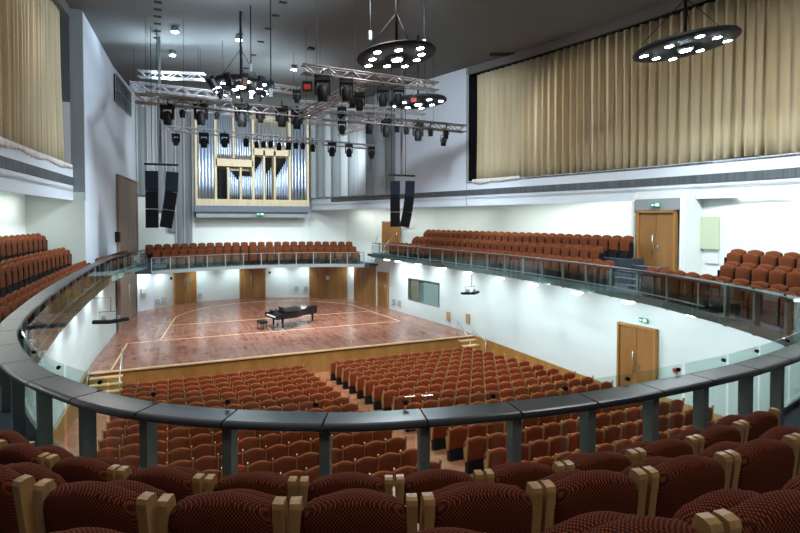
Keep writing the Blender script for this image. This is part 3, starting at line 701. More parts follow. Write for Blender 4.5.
if len(cand) > 300:
    me_v = []; me_f = []; me_m = []; sm = []
    mats = [M['red'], M['black'], M['arm']]
    for d, X, Y, blk, k, r_ in cand[300:]:
        for me, ob in proto_parts:
            mi = mats.index(me.materials[0])
            shifts = [0]
            if ob is end_arm and ((blk == 'left' and k == 0) or (blk == 'right' and k == 12)): shifts = [0, .524]
            for s_ in shifts:
                n0 = len(me_v); me_v += [(v.co.x+X+s_, v.co.y+Y, v.co.z+rake(Y)) for v in me.vertices]
                for p in me.polygons: me_f.append([n0+i for i in p.vertices]); me_m.append(mi); sm.append(p.use_smooth)
    me = bpy.data.meshes.new('stalls_chairs_far'); me.from_pydata(me_v, [], me_f)
    for m_ in mats: me.materials.append(m_)
    me.polygons.foreach_set('material_index', me_m); me.polygons.foreach_set('use_smooth', sm); me.update()
    o = bpy.data.objects.new('stalls_seating', me); COL.objects.link(o)
    tag(o, 'rows of red stalls chairs nearest the stage front', 'theatre seats', 'red chairs in the stalls', 'stuff')
# tribune chairs
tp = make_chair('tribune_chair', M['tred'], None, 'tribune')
def row(path, zf, step, label, group, side, maxx=None, platform=True):
    c = smooth_curve(path, .3); ps = resample(c, step)
    pts = list(zip(ps, ps[1:])); i = 0
    for a, b in pts:
        m_ = (a+b)/2; x, y, d = pix((m_.x, m_.y, zf+.85))
        if d < 0 or x < -25 or x > 825: continue
        i += 1
        ang = math.atan2(b.y-a.y, b.x-a.x)+(math.pi if side > 0 else 0)
        place(tp, (m_.x, m_.y, zf), ang, label.format(ORD[i] if i < len(ORD) else str(i)), group)
# travel direction is away from camera (+Y); chair front (+y local) = left of travel ; side>0 flips to the right
g = 'folded chairs in the right side balcony'
# for right side: facing -X = left of travel when going +Y
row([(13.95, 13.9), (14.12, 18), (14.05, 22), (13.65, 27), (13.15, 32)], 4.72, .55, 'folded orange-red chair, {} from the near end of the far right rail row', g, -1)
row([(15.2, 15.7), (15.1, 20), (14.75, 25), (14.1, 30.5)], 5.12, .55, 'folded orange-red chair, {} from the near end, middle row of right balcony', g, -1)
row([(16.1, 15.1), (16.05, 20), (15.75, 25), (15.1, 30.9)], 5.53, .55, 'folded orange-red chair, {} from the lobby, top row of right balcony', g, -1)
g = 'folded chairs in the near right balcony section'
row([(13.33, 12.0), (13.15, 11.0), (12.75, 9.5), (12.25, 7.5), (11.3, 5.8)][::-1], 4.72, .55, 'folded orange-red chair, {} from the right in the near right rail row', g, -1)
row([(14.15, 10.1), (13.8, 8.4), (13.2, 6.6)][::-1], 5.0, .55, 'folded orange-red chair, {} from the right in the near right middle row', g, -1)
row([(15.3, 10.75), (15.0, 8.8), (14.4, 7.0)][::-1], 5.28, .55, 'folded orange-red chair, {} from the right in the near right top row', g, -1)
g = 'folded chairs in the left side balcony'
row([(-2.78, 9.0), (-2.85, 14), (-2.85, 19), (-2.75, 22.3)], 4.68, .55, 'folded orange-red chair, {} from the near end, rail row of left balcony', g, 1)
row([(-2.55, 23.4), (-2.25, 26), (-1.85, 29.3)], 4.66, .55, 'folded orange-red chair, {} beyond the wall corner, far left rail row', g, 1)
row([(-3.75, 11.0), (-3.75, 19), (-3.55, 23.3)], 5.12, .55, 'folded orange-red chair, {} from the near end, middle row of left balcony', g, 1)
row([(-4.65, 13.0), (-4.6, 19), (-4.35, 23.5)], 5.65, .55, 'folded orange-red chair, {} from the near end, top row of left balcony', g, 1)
# platforms under tribune rows
def plat(c, z0, z1, m='carpet', name='balcony_riser'):
    struct(MB().prism(c, z0, z1), name, M[m])
plat([(14.65, 15.3), (14.55, 20), (14.2, 25), (13.6, 30.9), (16.3, 31.4), (16.9, 28), (17.3, 22), (17.4, 15.3)], ZF, 5.12)
plat([(15.6, 15.0), (15.5, 20), (15.2, 25), (14.6, 31.0), (16.3, 31.3), (16.9, 28), (17.3, 22), (17.4, 15.72), (16.6, 15.72), (16.55, 15.0)], 5.1, 5.53)
plat([(13.75, 11.0), (13.3, 8.6), (12.6, 6.2), (17.7, 2), (17.8, 9), (17.5, 11.0)], ZF, 5.0)
plat([(14.9, 11.3), (14.45, 8.8), (13.8, 6.6), (17.7, 2), (17.8, 9), (17.5, 11.3)], 4.98, 5.28)
plat([(-3.3, 7), (-3.35, 19), (-3.15, 24.1), (-5.0, 24.1), (-5.2, 14), (-5.2, 7)], ZF, 5.12, 'tread')
plat([(-4.2, 7), (-4.2, 19), (-3.95, 24.1), (-5.0, 24.1), (-5.2, 14), (-5.2, 7)], 5.1, 5.65, 'tread')
# steps in the right aisle by the door lobby
stp = empty('aisle_steps', (15.2, 14.6, ZF), 0, 'dark carpeted aisle steps with pale nosings below the balcony door', 'steps')
for k in range(3):
    MB().box((.1+.45*k, -.1, .1+.1*k), (.45, 1.5, .2+.2*k)).build('step', M['carpet'], stp)
    MB().box((-.12+.45*k, -.1, .2+.2*k+.005), (.04, 1.5, .03)).build('nosing', M['postf'], stp)
stp = empty('aisle_steps', (14.2, 13.0, ZF), 0, 'dark aisle steps with pale nosings right behind the rail', 'steps')
for k in range(2):
    MB().box((.1+.45*k, -.1, .06+.06*k), (.45, 1.0, .12+.12*k)).build('step', M['carpet'], stp)
    MB().box((-.12+.45*k, -.1, .12+.12*k+.005), (.04, 1.0, .03)).build('nosing', M['postf'], stp)
# choir chairs (face the camera: -y)
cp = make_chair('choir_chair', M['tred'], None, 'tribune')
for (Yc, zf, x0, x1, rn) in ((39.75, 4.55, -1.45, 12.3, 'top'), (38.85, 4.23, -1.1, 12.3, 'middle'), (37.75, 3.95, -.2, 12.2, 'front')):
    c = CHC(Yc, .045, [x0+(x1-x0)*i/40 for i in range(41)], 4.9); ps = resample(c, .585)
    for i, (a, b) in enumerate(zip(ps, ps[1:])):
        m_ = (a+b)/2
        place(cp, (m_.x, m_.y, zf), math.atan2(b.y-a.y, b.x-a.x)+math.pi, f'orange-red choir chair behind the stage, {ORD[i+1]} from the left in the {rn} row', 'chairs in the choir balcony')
# ------------------------------------------------------------------ piano and bench
pn = empty('grand_piano', (5.3, 29.8, 1.0), R(13), 'black concert grand piano with closed lid on the stage', 'piano')
out = [(.0, .76), (1.8, .76), (2.3, .72), (2.6, .6), (2.72, .4), (2.72, .2), (2.6, .02), (2.3, -.1), (1.9, -.2), (1.5, -.38), (1.15, -.62), (.85, -.74), (.5, -.76), (0, -.76)]
MB().prism(out, .60, .93).build('case', M['blackgloss'], pn)
lid = [(x*1.005+.35 if x < .3 else x*1.01, y*1.02) for x, y in out]
MB().prism(lid, .95, .985).build('lid', M['blackgloss'], pn)
b = MB(); b.box((-.13, 0, .66), (.28, 1.52, .10)); b.box((-.13, .74, .74), (.28, .06, .16)); b.box((-.13, -.74, .74), (.28, .06, .16)); b.build('key_bed', M['blackgloss'], pn)
ks = MB()
for i in range(52): ks.box((-.16, -.62+i*.0239, .725), (.17, .0222, .03))
ks.build('white_keys', M['white'], pn)
ks = MB()
for i in range(51):
    if i % 7 not in (2, 6): ks.box((-.13, -.608+i*.0239, .75), (.10, .011, .03))
ks.build('black_keys', M['black'], pn)
b = MB(); b.box((.35, 0, 1.06), (.02, .68, .2), T=None); b.box((.3, 0, .99), (.2, .7, .02)); b.build('music_desk', M['blackgloss'], pn)
MB().box((.06, 0, .85), (.03, 1.46, .2)).build('fallboard', M['blackgloss'], pn)
for x, y in ((.18, .62), (.18, -.62), (2.45, .3)):
    l = MB().lathe([(.028, .07), (.045, .1), (.055, .35), (.075, .5), (.075, .6)], 12).build('leg', M['blackgloss'], pn, (x, y, 0))
    MB().lathe([(.02, 0), (.045, .02), (.045, .05), (.03, .08)], 12).build('caster', M['chrome'], l)
b = MB(); b.tube((.2, .08, .16), (.2, .08, .6), .015); b.tube((.2, -.08, .16), (.2, -.08, .6), .015); b.box((.2, 0, .14), (.1, .3, .05)); b.build('pedal_lyre', M['blackgloss'], pn)
b = MB()
for y in (-.08, 0, .08): b.box((.1, y, .1), (.14, .03, .015))
b.build('pedals', M['line'], pn)
bn = empty('piano_bench', (4.6, 29.75, 1.0), R(13), 'black padded adjustable piano bench at the keyboard end of the piano', 'bench')
s_ = MB().pad(.42, .62, .09, 0, .03, T=Matrix.Translation((0, -.31, .46)) @ Matrix.Rotation(-math.pi/2, 4, 'X') @ Matrix.Rotation(0, 4, 'Z'), corner=.04)
s_.build('seat', M['black'], bn)
s_ = MB().box((0, 0, .40), (.38, .58, .07)); s_.build('bench_frame', M['blackgloss'], bn)
for o in bn.children:
    if o.name.startswith('seat'):
        bx = MB(); bx.box((0, 0, .47), (.42, .62, .07)); o.data = bx.mesh('bench_seat', M['black'])
        md = o.modifiers.new('bevel', 'BEVEL'); md.width = .03; md.segments = 3
for x in (-.16, .16):
    for y in (-.25, .25): MB().tube((x, y, 0), (x*.95, y*.95, .37), .018, 8, .028).build('leg', M['blackgloss'], bn)
# ------------------------------------------------------------------ organ
og = empty('pipe_organ', (5.85, 39.5, 7.1), 0, 'pipe organ with silver pipes in a pale wooden case on the back wall', 'organ')
OY = 39.5
def ox(px): return P(px, 200, Y=OY).x-5.85
def oz(py, px=252): return P(px, py, Y=OY).z-7.1
XL, XR = ox(195.5), ox(309)
W = XR-XL; XM = (XL+XR)/2
zb0 = oz(206); zb1 = oz(199.5)
MB().box((XM, .8, oz(209)), (W+.15, 1.9, oz(205.5)-oz(211.5))).build('grey_ledge', M['ledge'], og)
MB().box((XM, .9, oz(214.5)), (W-.1, 1.5, oz(211.5)-oz(217.5))).build('under_tray', M['panel'], og)
MB().box((XM, .7, (zb0+zb1)/2), (W, 1.5, zb1-zb0)).build('bottom_beam', M['ply'], og)
ZT = ZC-7.1-.05
MB().box((XM, 1.42, (zb1+ZT)/2), (W, .1, ZT-zb1)).build('back_panel', M['ply'], og)
def colm(px, y0, y1, w=.16, dep=1.3):
    x = ox(px); a, b = oz(y0), (ZT if y1 is None else oz(y1)); MB().box((x, dep/2, (a+b)/2), (w, dep, b-a)).build('case_post', M['ply'], og)
for px in (196.5, 216, 253.5, 290, 308): colm(px, 200, None)
for px, y1 in ((228.5, 168), (241, 168), (234, None)): colm(px, 200 if y1 else 159, y1, .12, .5)
for px in (264.5, 275): colm(px, 200, 150, .13, .9)
MB().box(((ox(216)+ox(253.5))/2, .35, oz(163.5)), (ox(253.5)-ox(216), .7, oz(160)-oz(167))).build('cross_beam', M['ply'], og)
MB().box(((ox(253.5)+ox(290))/2, .35, oz(151.5)), (ox(290)-ox(253.5), .7, oz(148)-oz(154.5))).build('cross_beam', M['ply'], og)
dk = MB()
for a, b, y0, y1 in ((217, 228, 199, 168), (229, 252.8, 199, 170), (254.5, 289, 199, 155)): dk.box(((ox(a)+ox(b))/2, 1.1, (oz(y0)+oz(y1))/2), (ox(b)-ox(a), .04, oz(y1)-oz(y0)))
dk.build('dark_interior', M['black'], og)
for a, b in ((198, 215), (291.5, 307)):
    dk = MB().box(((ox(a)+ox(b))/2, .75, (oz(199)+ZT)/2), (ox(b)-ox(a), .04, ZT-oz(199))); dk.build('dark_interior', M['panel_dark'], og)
npipe = 0
def pipe(px, pyb, pyt, r, foot=.55, y=.25):
    global npipe
    z0 = oz(pyb); z1 = ZT-.05 if pyt is None else oz(pyt); x = ox(px); foot = min(foot, (z1-z0)*.3)
    p = MB().lathe([(r*.3, 0), (r, foot), (r, z1-z0-.02), (r*.92, z1-z0)], 14)
    p.sm = [True]*len(p.f); o = p.build('pipe', M['tin'], og, (x, y, z0)); npipe += 1
    return o
for i in range(5): pipe(199.8+i*3.35, 199.5, None, .112, .9)
for i in range(4): pipe(201.5+i*3.35, 199.5, 160+3*i, .10, .9, .55)
for i in range(5): pipe(293.2+i*3.2, 199.5, None, .105, .9)
for i in range(4): pipe(294.8+i*3.2, 199.5, 172-2*i, .09, .9, .55)
for i in range(7): pipe(218.3+i*2.2, 159.5, None, .062, .35)
for i in range(7): pipe(236.2+i*2.4, 159.5, None, .066, .35)
for i in range(6): pipe(230.4+i*1.9, 199.5, 170+i*2.4 if i < 5 else 176, .055, .4)
for i in range(6): pipe(242.6+i*1.9, 199.5, 176, .055, .4)
for i in range(6): pipe(255.5+i*1.6, 199.5, 171-i*2.6, .05, .4)
for i in range(3): pipe(268+i*2.4, 199.5, 172-i*3, .06, .4, .7)
for i in range(8): pipe(277+i*1.6, 199.5, 176-i*2.7, .05, .4)
for i in range(9): pipe(256+i*3.8, 147.5, 122, .09, .35, .35)
# ------------------------------------------------------------------ speakers
def array(name, pts, w, depth, label, rz):
    """pts: list of (top, bottom) world points for each cabinet, hanging"""
    t = empty(name, pts[0][0], 0, label, 'loudspeaker')
    o0 = Vector(pts[0][0])
    for i, (a, b) in enumerate(pts):
        a = Vector(a)-o0; b = Vector(b)-o0; m_ = (a+b)/2; L_ = (b-a).length
        tilt = math.atan2((b-a).x, -(b-a).z)
        T = Matrix.Translation(m_) @ Matrix.Rotation(-tilt, 4, 'Y') @ Matrix.Rotation(rz, 4, 'Z')
        c = MB(); c.prism([(-w/2, -depth/2), (w/2, -depth/2), (w*.38, depth/2), (-w*.38, depth/2)], -L_/2+.01, L_/2-.01, T=T)
        cb_ = c.build('cabinet', M['bluegrey' if i == 0 else 'black'], t)
        gr = MB().box((0, -depth/2-.012, 0), (w*.94, .02, L_*.93), T=T).build('grille', M['screen' if i else 'bluegrey'], cb_)
        hd = MB().box((w/2+.01, -.05, 0), (.02, .1, .05), T=T).build('flying_bracket', M['postm'], cb_)
    return t
def hang(x0, x1, yb, A, B, Y, lr, labs):
    a = P(x0, yb, Y=Y); b = P(x1, yb+(2 if lr == 'left' else 0), Y=Y)
    z = (a.z+b.z)/2
    bar = empty('rigging_bar', ((a.x+b.x)/2, Y, z), 0, labs[2], 'rigging bar')
    MB().box((0, 0, 0), (b.x-a.x, .09, .09)).build('crossbar', M['black'], bar)
    s = MB()
    for px in (x0+(8 if lr == 'left' else 3), x0+(14 if lr == 'left' else 17)):
        x = P(px, yb, Y=Y).x-(a.x+b.x)/2; s.tube((x, 0, 0), (x, 0, ZC-z), .015, 6)
    s.build('suspension_cable', M['black'], bar)
    s = MB()
    for q in (A, B): s.tube((P(q[0][0], 180, Y=Y).x-bar.location.x, 0, 0), (P(q[0][0], 180, Y=Y).x-bar.location.x, 0, P(q[0][0], q[0][1], Y=Y).z-z), .02, 6)
    s.build('drop_link', M['chrome'], bar)
    for q, lb in ((A, labs[0]), (B, labs[1])):
        pts = [P(x, y, Y=Y) for x, y in q]
        array('line_array_speaker', list(zip(pts, pts[1:])), .5, .34, lb, R(-12 if lr == 'left' else -21))
hang(144, 178.5, 163.5, [(152.5, 171), (152.7, 191), (152.8, 209), (153, 228)], [(173.2, 172), (172.2, 192), (169.5, 210), (166.5, 228)], 25, 'left', ('left column of the hanging black loudspeaker pair at stage left', 'curved right column of the hanging black loudspeaker pair at stage left', 'dark bar carrying the two loudspeaker columns at stage left'))
hang(388.5, 415, 175.5, [(395, 181), (395, 196), (395, 212), (395, 227)], [(410, 181), (409.4, 196), (407.3, 212), (404.3, 227)], 25.5, 'right', ('straight column of the hanging black loudspeaker pair by the right wall', 'curved column of the hanging black loudspeaker pair by the right wall', 'dark bar carrying the two loudspeaker columns by the right wall'))
p = P(159, 41, Y=26.2); o = MB().tube((p.x, 26.2, P(159, 163, Y=26.2).z), (p.x, 26.2, ZC), .06, 8).build('rigging_pole', M['postm']); tag(o, 'dark vertical pole from the ceiling above the left loudspeakers', 'pole')
p = P(401.5, 100, Y=25.2); o = MB().tube((p.x, 25.2, P(401.5, 175, Y=25.2).z), (p.x, 25.2, ZC), .06, 8).build('rigging_pole', M['postm']); tag(o, 'dark vertical pole from the ceiling above the right loudspeakers', 'pole')
# ------------------------------------------------------------------ trusses
def truss(a, b, size, m, label, r=.034, bay=.42, drops=2):
    a = Vector(a); b = Vector(b); d = b-a; Ln = d.length
    t = empty('lighting_truss', a, math.atan2(d.y, d.x), label, 'truss')
    pit = math.atan2(d.z, math.hypot(d.x, d.y)); T = Matrix.Rotation(-pit, 4, 'Y'); h = size/2
    c = MB()
    for y, z in ((-h, -h), (h, -h), (h, h), (-h, h)): c.tube((0, y, z), (Ln, y, z), r, 6, T=T)
    c.build('main_tubes', M[m], t)
    c = MB(); n = int(Ln/bay)
    for i in range(n):
        x0, x1 = Ln*i/n, Ln*(i+1)/n; s = 1 if i % 2 else -1
        for f in ((-h, 0), (h, 0)): c.tube((x0, f[0], -h*s), (x1, f[0], h*s), r*.6, 5, T=T)
        for z in (-h, h): c.tube((x0, -h*s, z), (x1, h*s, z), r*.6, 5, T=T)
    c.build('lacing', M[m], t)
    c = MB()
    for f in ((.1, .9) if drops == 2 else (.12, .5, .88)): 
        x = Ln*f; z = (T @ Vector((x, 0, 0))).z; c.tube((x, 0, z), (x, 0, ZC-.02-a.z), .008, 5)
    c.build('suspension_cable', M['black'], t)
    return t
T1a, T1b = P(135, 98, Y=23.2), P(465, 129, Y=23.2)
truss(T1a, T1b, .32, 'rusty', 'long front lighting truss spanning the hall above the stage edge', .034, drops=3)
truss(P(163, 128, Y=30.5), P(375, 147.5, Y=30.5), .24, 'alu', 'thin bright truss in front of the organ pipes')
truss(P(302, 69, Y=18), P(437, 87, Y=18), .28, 'rusty', 'nearest short truss below the round central chandelier')
truss(P(183, 108, Y=27), P(345, 124, Y=27), .28, 'alu', 'bright truss just behind the front lighting truss')
truss(P(301, 116, Y=22.8), P(362, 84, Y=18.4), .28, 'rusty', 'sloping truss linking the nearest truss to the front truss')
truss(P(340, 133, Y=27), P(378, 119, Y=23.4), .26, 'alu', 'short pale truss running back from the front truss right of the organ')
truss(P(139, 74, Y=27.5), P(205, 77, Y=26.5), .28, 'alu', 'brightly lit truss highest at the left under the ceiling')
truss(P(138, 86, Y=25.5), P(232, 97, Y=25.5), .28, 'alu', 'brightly lit truss just above the left end of the front truss')
truss(P(133, 84, Y=29), P(147, 103, Y=23.4), .26, 'alu', 'short truss corner piece beside the left wall')
truss(P(236, 83, Y=26), P(300, 91, Y=26), .28, 'alu', 'bright truss behind the left ring of lamps')
truss(P(300, 104, Y=26.5), P(425, 112, Y=26.5), .28, 'alu', 'pale truss behind the row of moving heads near the organ')
# ------------------------------------------------------------------ moving heads and spots
def make_head():
    t = empty('moving_head_light')
    b0 = MB().box((0, 0, .36), (.42, .30, .14)); b0.tube((0, 0, .42), (0, 0, .62), .025, 6); b0.build('base', M['black'], t)
    y = MB(); y.box((-.19, 0, .12), (.05, .16, .40)); y.box((.19, 0, .12), (.05, .16, .40)); y.box((0, 0, .29), (.42, .18, .05)); y.build('yoke', M['black'], t)
    h = MB().lathe([(.09, -.28), (.13, -.26), (.155, -.05), (.15, .08), (.11, .18), (.06, .2)], 14).build('head', M['black'], t)
    MB().lathe([(.085, -.285), (.085, -.275)], 14).build('lens', M['glassd'], h)
    return t, list(t.children)
def make_par():
    t = empty('spotlight')
    MB().lathe([(.10, -.2), (.11, -.2), (.11, .02), (.09, .12), (.04, .16)], 12).build('body', M['black'], t)
    y = MB(); y.box((-.13, 0, .1), (.02, .03, .26)); y.box((.13, 0, .1), (.02, .03, .26)); y.box((0, 0, .22), (.28, .03, .02)); y.tube((0, 0, .22), (0, 0, .42), .018, 6); y.build('yoke', M['black'], t)
    MB().lathe([(.085, -.205), (.085, -.198)], 12).build('lens', M['glassd'], t)
    return t, list(t.children)
def make_box():
    t = empty('scroller_spotlight')
    MB().box((0, 0, .02), (.34, .28, .34)).build('body', M['black'], t)
    MB().box((0, -.145, -.03), (.24, .02, .18)).build('lens', M['redlens'], t)
    y = MB(); y.box((0, 0, .24), (.06, .06, .12)); y.build('clamp', M['postm'], t)
    return t, list(t.children)
HP, PP, BP = make_head(), make_par(), make_box()
used = set(); C4Y = P(241, 84, z=12.3).y
def fix(proto, px, py, size, Y, label, tilt=0):
    t, kids = proto
    p = P(px, py, Y=Y); d = pix(p)[2]; real = size*d/F
    base = .72 if proto is HP else (.42 if proto is PP else .40)
    if t.name in used:
        r = t.copy(); COL.objects.link(r)
        for k_ in kids:
            c = k_.copy(); COL.objects.link(c); c.parent = r
            for g_ in k_.children: e = g_.copy(); COL.objects.link(e); e.parent = c
    else: used.add(t.name); r = t
    k = real/base; r.scale = (k, k, k); r.location = p; r.rotation_euler = (tilt, 0, R(-20)+tilt*.5)
    tag(r, label, 'stage light', 'stage lights on the trusses'); return r
rest1 = [(HP, 167.5, 117, 21, 23.2, 'leftmost large'), (PP, 182.5, 113, 10, 23.2, 'small, right of the leftmost large'), (HP, 201, 117, 21, 23.2, 'large, above the left organ tower'), (PP, 217, 115, 9, 23.2, 'small, between the two left large'), (HP, 242, 118, 23, 23.2, 'large, above the middle of the organ'), (HP, 260.5, 117, 15, 23.2, 'medium, right of the middle large'), (HP, 282, 119, 21, 23.2, 'large, above the right organ half'), (HP, 297, 122, 19, 23.2, 'narrow, above the right organ tower')]
for pr, x, y, s_, Y, lb in rest1: fix(pr, x, y, s_, Y, f'stage light under the front truss: {lb} one')
for pr, x, y, s_, lb in ((HP, 342, 116, 15, 'upper of the stacked pair right of the organ'), (HP, 342, 129, 14, 'lower of the stacked pair right of the organ'), (PP, 369, 127.5, 13, 'small one left of the red-lensed head'), (HP, 386, 130, 18, 'large one with a reddish lens beside the pole'), (PP, 397, 128, 9, 'little one right of the pole'), (PP, 406.5, 130, 9, 'first little one on the bare white wall'), (HP, 418, 134, 18, 'large one against the white right wall'), (PP, 430.5, 132, 9, 'little one right of the large head on the white wall'), (PP, 446, 134, 10, 'upper of the tilted pair at the right end'), (PP, 443.5, 141, 10, 'lower of the tilted pair at the right end')):
    fix(pr, x, y, s_, 23.2, 'front truss stage light: '+lb, .25 if x > 440 else 0)
for pr, x, y, s_, lb in ((BP, 307.5, 87, 11, 'square one with a red glow'), (HP, 322.6, 92, 26, 'large one left of centre'), (HP, 346.5, 93, 23, 'large one in the middle'), (HP, 383, 99, 20, 'large one below the chandelier'), (HP, 398.5, 99, 20, 'large one beside the far chandelier'), (BP, 413.5, 100, 9, 'small square reddish one at its right end')):
    fix(pr, x, y, s_, 18, 'stage light under the nearest truss, '+lb)
for pr, x, y, s_, lb, YY in ((HP, 297, 98, 13, 'left of the square red one', 22.5), (HP, 352.5, 102, 15, 'left of two beside the sloping truss', 19.6), (HP, 359.5, 104, 18, 'right of two beside the sloping truss', 19), (HP, 220.5, 95, 10, 'below the left ring lamp cluster', C4Y), (PP, 232, 92, 6, 'tiny one under the left ring', C4Y), (HP, 260, 98, 9, 'right below the left ring lamp cluster', C4Y)):
    fix(pr, x, y, s_, YY, 'black stage light between the trusses, '+lb)
for i, (x, y, s_) in enumerate(((176, 141, 12), (204, 142, 15), (224.6, 142, 14), (246, 142, 10), (256.5, 144, 8), (263.5, 144, 8), (270.5, 144, 8), (279, 146, 9), (288.7, 145.5, 9), (296, 145, 8), (303, 145.5, 8), (312.5, 147.5, 9), (332, 151, 14), (349, 152, 13), (371.5, 154, 12))):
    fix(HP if s_ > 11 else PP, x, y, s_, 30.4, f'black stage light hanging from the thin bright truss, {ORD[i+1]} from the left')
# ------------------------------------------------------------------ chandeliers
def make_chandelier(px, py, dia, z, label, rod_px, spots, cluster=False, group=None, tilt=0):
    c = P(px, py, z=z); t = empty('ring_chandelier', c, 0, label, 'chandelier', group); r = dia/2
    MB().lathe([(r*.30, .0), (r*.32, -.05), (r*.9, -.06), (r*.99, -.03), (r, .02), (r*.97, .08), (r*.9, .1), (r*.3, .06)], 48).build('disc', M['ring'], t)
    s = MB(); s.tube((0, 0, 0), (0, 0, ZC-z), .045, 8)
    s.build('pole', M['black'], t)
    s = MB()
    for k in range(3):
        a = k*2*math.pi/3+.5; s.tube((r*.85*math.cos(a), r*.85*math.sin(a), .08), (0, 0, 1.35), .012, 5)
    s.build('stay_wire', M['ring'], t)
    for k in range(spots):
        a = 2*math.pi*k/spots+.2; rr = r*(.80 if k % 2 else .62)
        h = MB().lathe([(.13, -.075), (.14, -.05), (.12, .02)], 16).build('lamp_housing', M['ring'], t, (rr*math.cos(a), rr*math.sin(a), 0))
        MB().lathe([(.11, -.085), (.11, -.073)], 16).build('lamp_lens', M['lamp'], h)
    h = MB().lathe([(.2, -.13), (.22, -.08), (.16, .02)], 16).build('centre_lamp', M['chrome'], t)
    MB().lathe([(.15, -.145), (.15, -.125)], 16).build('lamp_lens', M['lampb'], h)
    if cluster:
        for k in range(12):
            a = 2*math.pi*k/12; T = Matrix.Translation((r*.95*math.cos(a), r*.95*math.sin(a), -.1)) @ Matrix.Rotation(a, 4, 'Z') @ Matrix.Rotation(.6, 4, 'Y')
            b = MB().box((0, 0, 0), (.14, .22, .46), T=T).build('flood_fitting', M['ring'], t)
            MB().box((0, .0, -.235), (.05, .12, .02), T=T).build('glint_strip', M['wash'], b); MB().box((.075 if k % 2 else -.075, 0, -.05), (.02, .16, .3), T=T).build('reflector', M['chrome'], b)  # glowing strip paints the white reflections on each fitting
    if tilt:
        Rm = Matrix.Rotation(-tilt, 4, Vector((FW.x, FW.y, 0)).normalized())
        for o in t.children:
            if not o.name.startswith(('pole', 'stay_wire')): o.matrix_local = Rm @ Matrix.Translation(o.location)
    return c
C1 = make_chandelier(396.5, 56, 2.55, 12.2, 'round black lamp ring directly above the centre of the hall', 0, 9, tilt=R(7))
C2 = make_chandelier(685, 46, 2.8, 12.0, 'round black lamp ring hanging in front of the right curtain', 0, 8, tilt=R(8))
C3 = make_chandelier(418, 102, 2.55, 12.2, 'far round lamp ring partly hidden behind the trusses', 0, 8, tilt=R(4))
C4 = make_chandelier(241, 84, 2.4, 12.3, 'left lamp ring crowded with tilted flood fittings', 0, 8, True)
# hoist cables with hooks
for px, y0, y1, Y, lab in ((370, 40, -60, 17, 'thin hoist cable left of the central lamp ring'), (424, 48, -60, 17, 'thin hoist cable right of the central lamp ring'), (271, 97, 15, 20, 'hoist chain between the left lamp ring and the organ'), (251, 72, 52, 21, 'short hoist cable above the left lamp ring')):
    p = P(px, y0, Y=Y); q = Vector((p.x, p.y, ZC)); t = empty('hoist_cable', p, 0, lab, 'cable')
    MB().tube((0, 0, 0), (0, 0, ZC-p.z), .022, 6).build('cable', M['black'], t); MB().box((0, 0, .15), (.1, .1, .3)).build('hook_block', M['postm'], t)
# ceiling downlights
for i, (px, py, lab) in enumerate(((175, 35, 'nearer of the two bright ceiling lamps at the left'), (172.5, 58, 'farther of the two bright ceiling lamps at the left'), (239, 43, 'bright ceiling lamp beside the pole of the left ring'), (294, 72, 'bright ceiling lamp left of the nearest truss'))):
    p = P(px, py, z=14.75); t = empty('ceiling_lamp', (p.x, p.y, ZC), 0, lab, 'ceiling lamp', None)
    MB().lathe([(.15, -.22), (.16, -.19), (.16, -.06), (.05, -.04), (.05, 0)], 14).build('housing', M['postm'], t)
    MB().lathe([(.14, -.24), (.14, -.215)], 14).build('lamp_lens', M['lampb'], t)
p = P(310.5, 113, Y=25); t = empty('truss_lamp', p, 0, 'single bright lamp shining through the front truss above the organ', 'lamp')
MB().lathe([(.12, -.1), (.13, -.08), (.13, .1), (.05, .14)], 14).build('housing', M['postm'], t); MB().lathe([(.10, -.115), (.10, -.098)], 14).build('lamp_lens', M['lampb'], t)
# ceiling vents in rows
for j, (x0, y0, x1, y1) in enumerate(((157, 38, 158, 2), (246, 68, 283, 2))):
    for i in range(6):
        f = i/5; p = P(x0+(x1-x0)*f, y0+(y1-y0)*f, z=ZC); smallbox('ceiling_vent', (p.x, p.y, ZC-.01), 0, (.28, .16, .04), 'black', f'small dark ceiling slot, {ORD[i+1]} from the stage in the {"left" if j==0 else "middle"} line', 'vent')
p = P(502, 54, z=ZC); smallbox('ceiling_vent', (p.x, p.y, ZC-.015), R(-25), (1.2, .45, .05), 'black', 'large dark ceiling vent beside the curtain track', 'vent')
p = P(311, 48, z=ZC); smallbox('ceiling_vent', (p.x, p.y, ZC-.03), 0, (.3, .3, .08), 'black', 'small dark box on the ceiling left of the central lamp ring', 'vent')
# ------------------------------------------------------------------ hanging microphone trays
def tray(c, w, label, zhook, hx):
    t = empty('hanging_tray', c, 0, label, 'hanging frame')
    f = MB(); f.prism([(-w/2, -.12), (0, -.3), (w/2, .12), (w/2-.1, .3), (0, -.05), (-w/2, .12)], -.04, .05); f.build('frame', M['black'], t)
    f = MB(); f.box((-.2, 0, .12), (.12, .12, .12)); f.box((.2, .05, .1), (.1, .1, .1)); f.build('projector_block', M['chrome'], t)
    f = MB(); f.tube((-w*.35, 0, .3), (w*.2, 0, .3), .012, 5); f.tube((-w*.3, 0, .05), (-w*.3, 0, .3), .008, 5); f.tube((w*.15, 0, .05), (w*.15, 0, .3), .008, 5)
    f.tube((0, 0, .3), (0, 0, zhook-c.z), .014, 5); f.tube((0, 0, zhook-c.z), (hx-c.x, 0, zhook-c.z), .01, 5); f.build('hanger', M['postm'], t)
tray(P(111, 321, X=-1.7), 1.0, 'small dark hanging equipment frame in front of the left lower wall', 4.6, -2.3)
tray(P(471.5, 293, X=12.5), 1.0, 'small dark hanging equipment frame in front of the right lower wall', 4.6, 13.2)
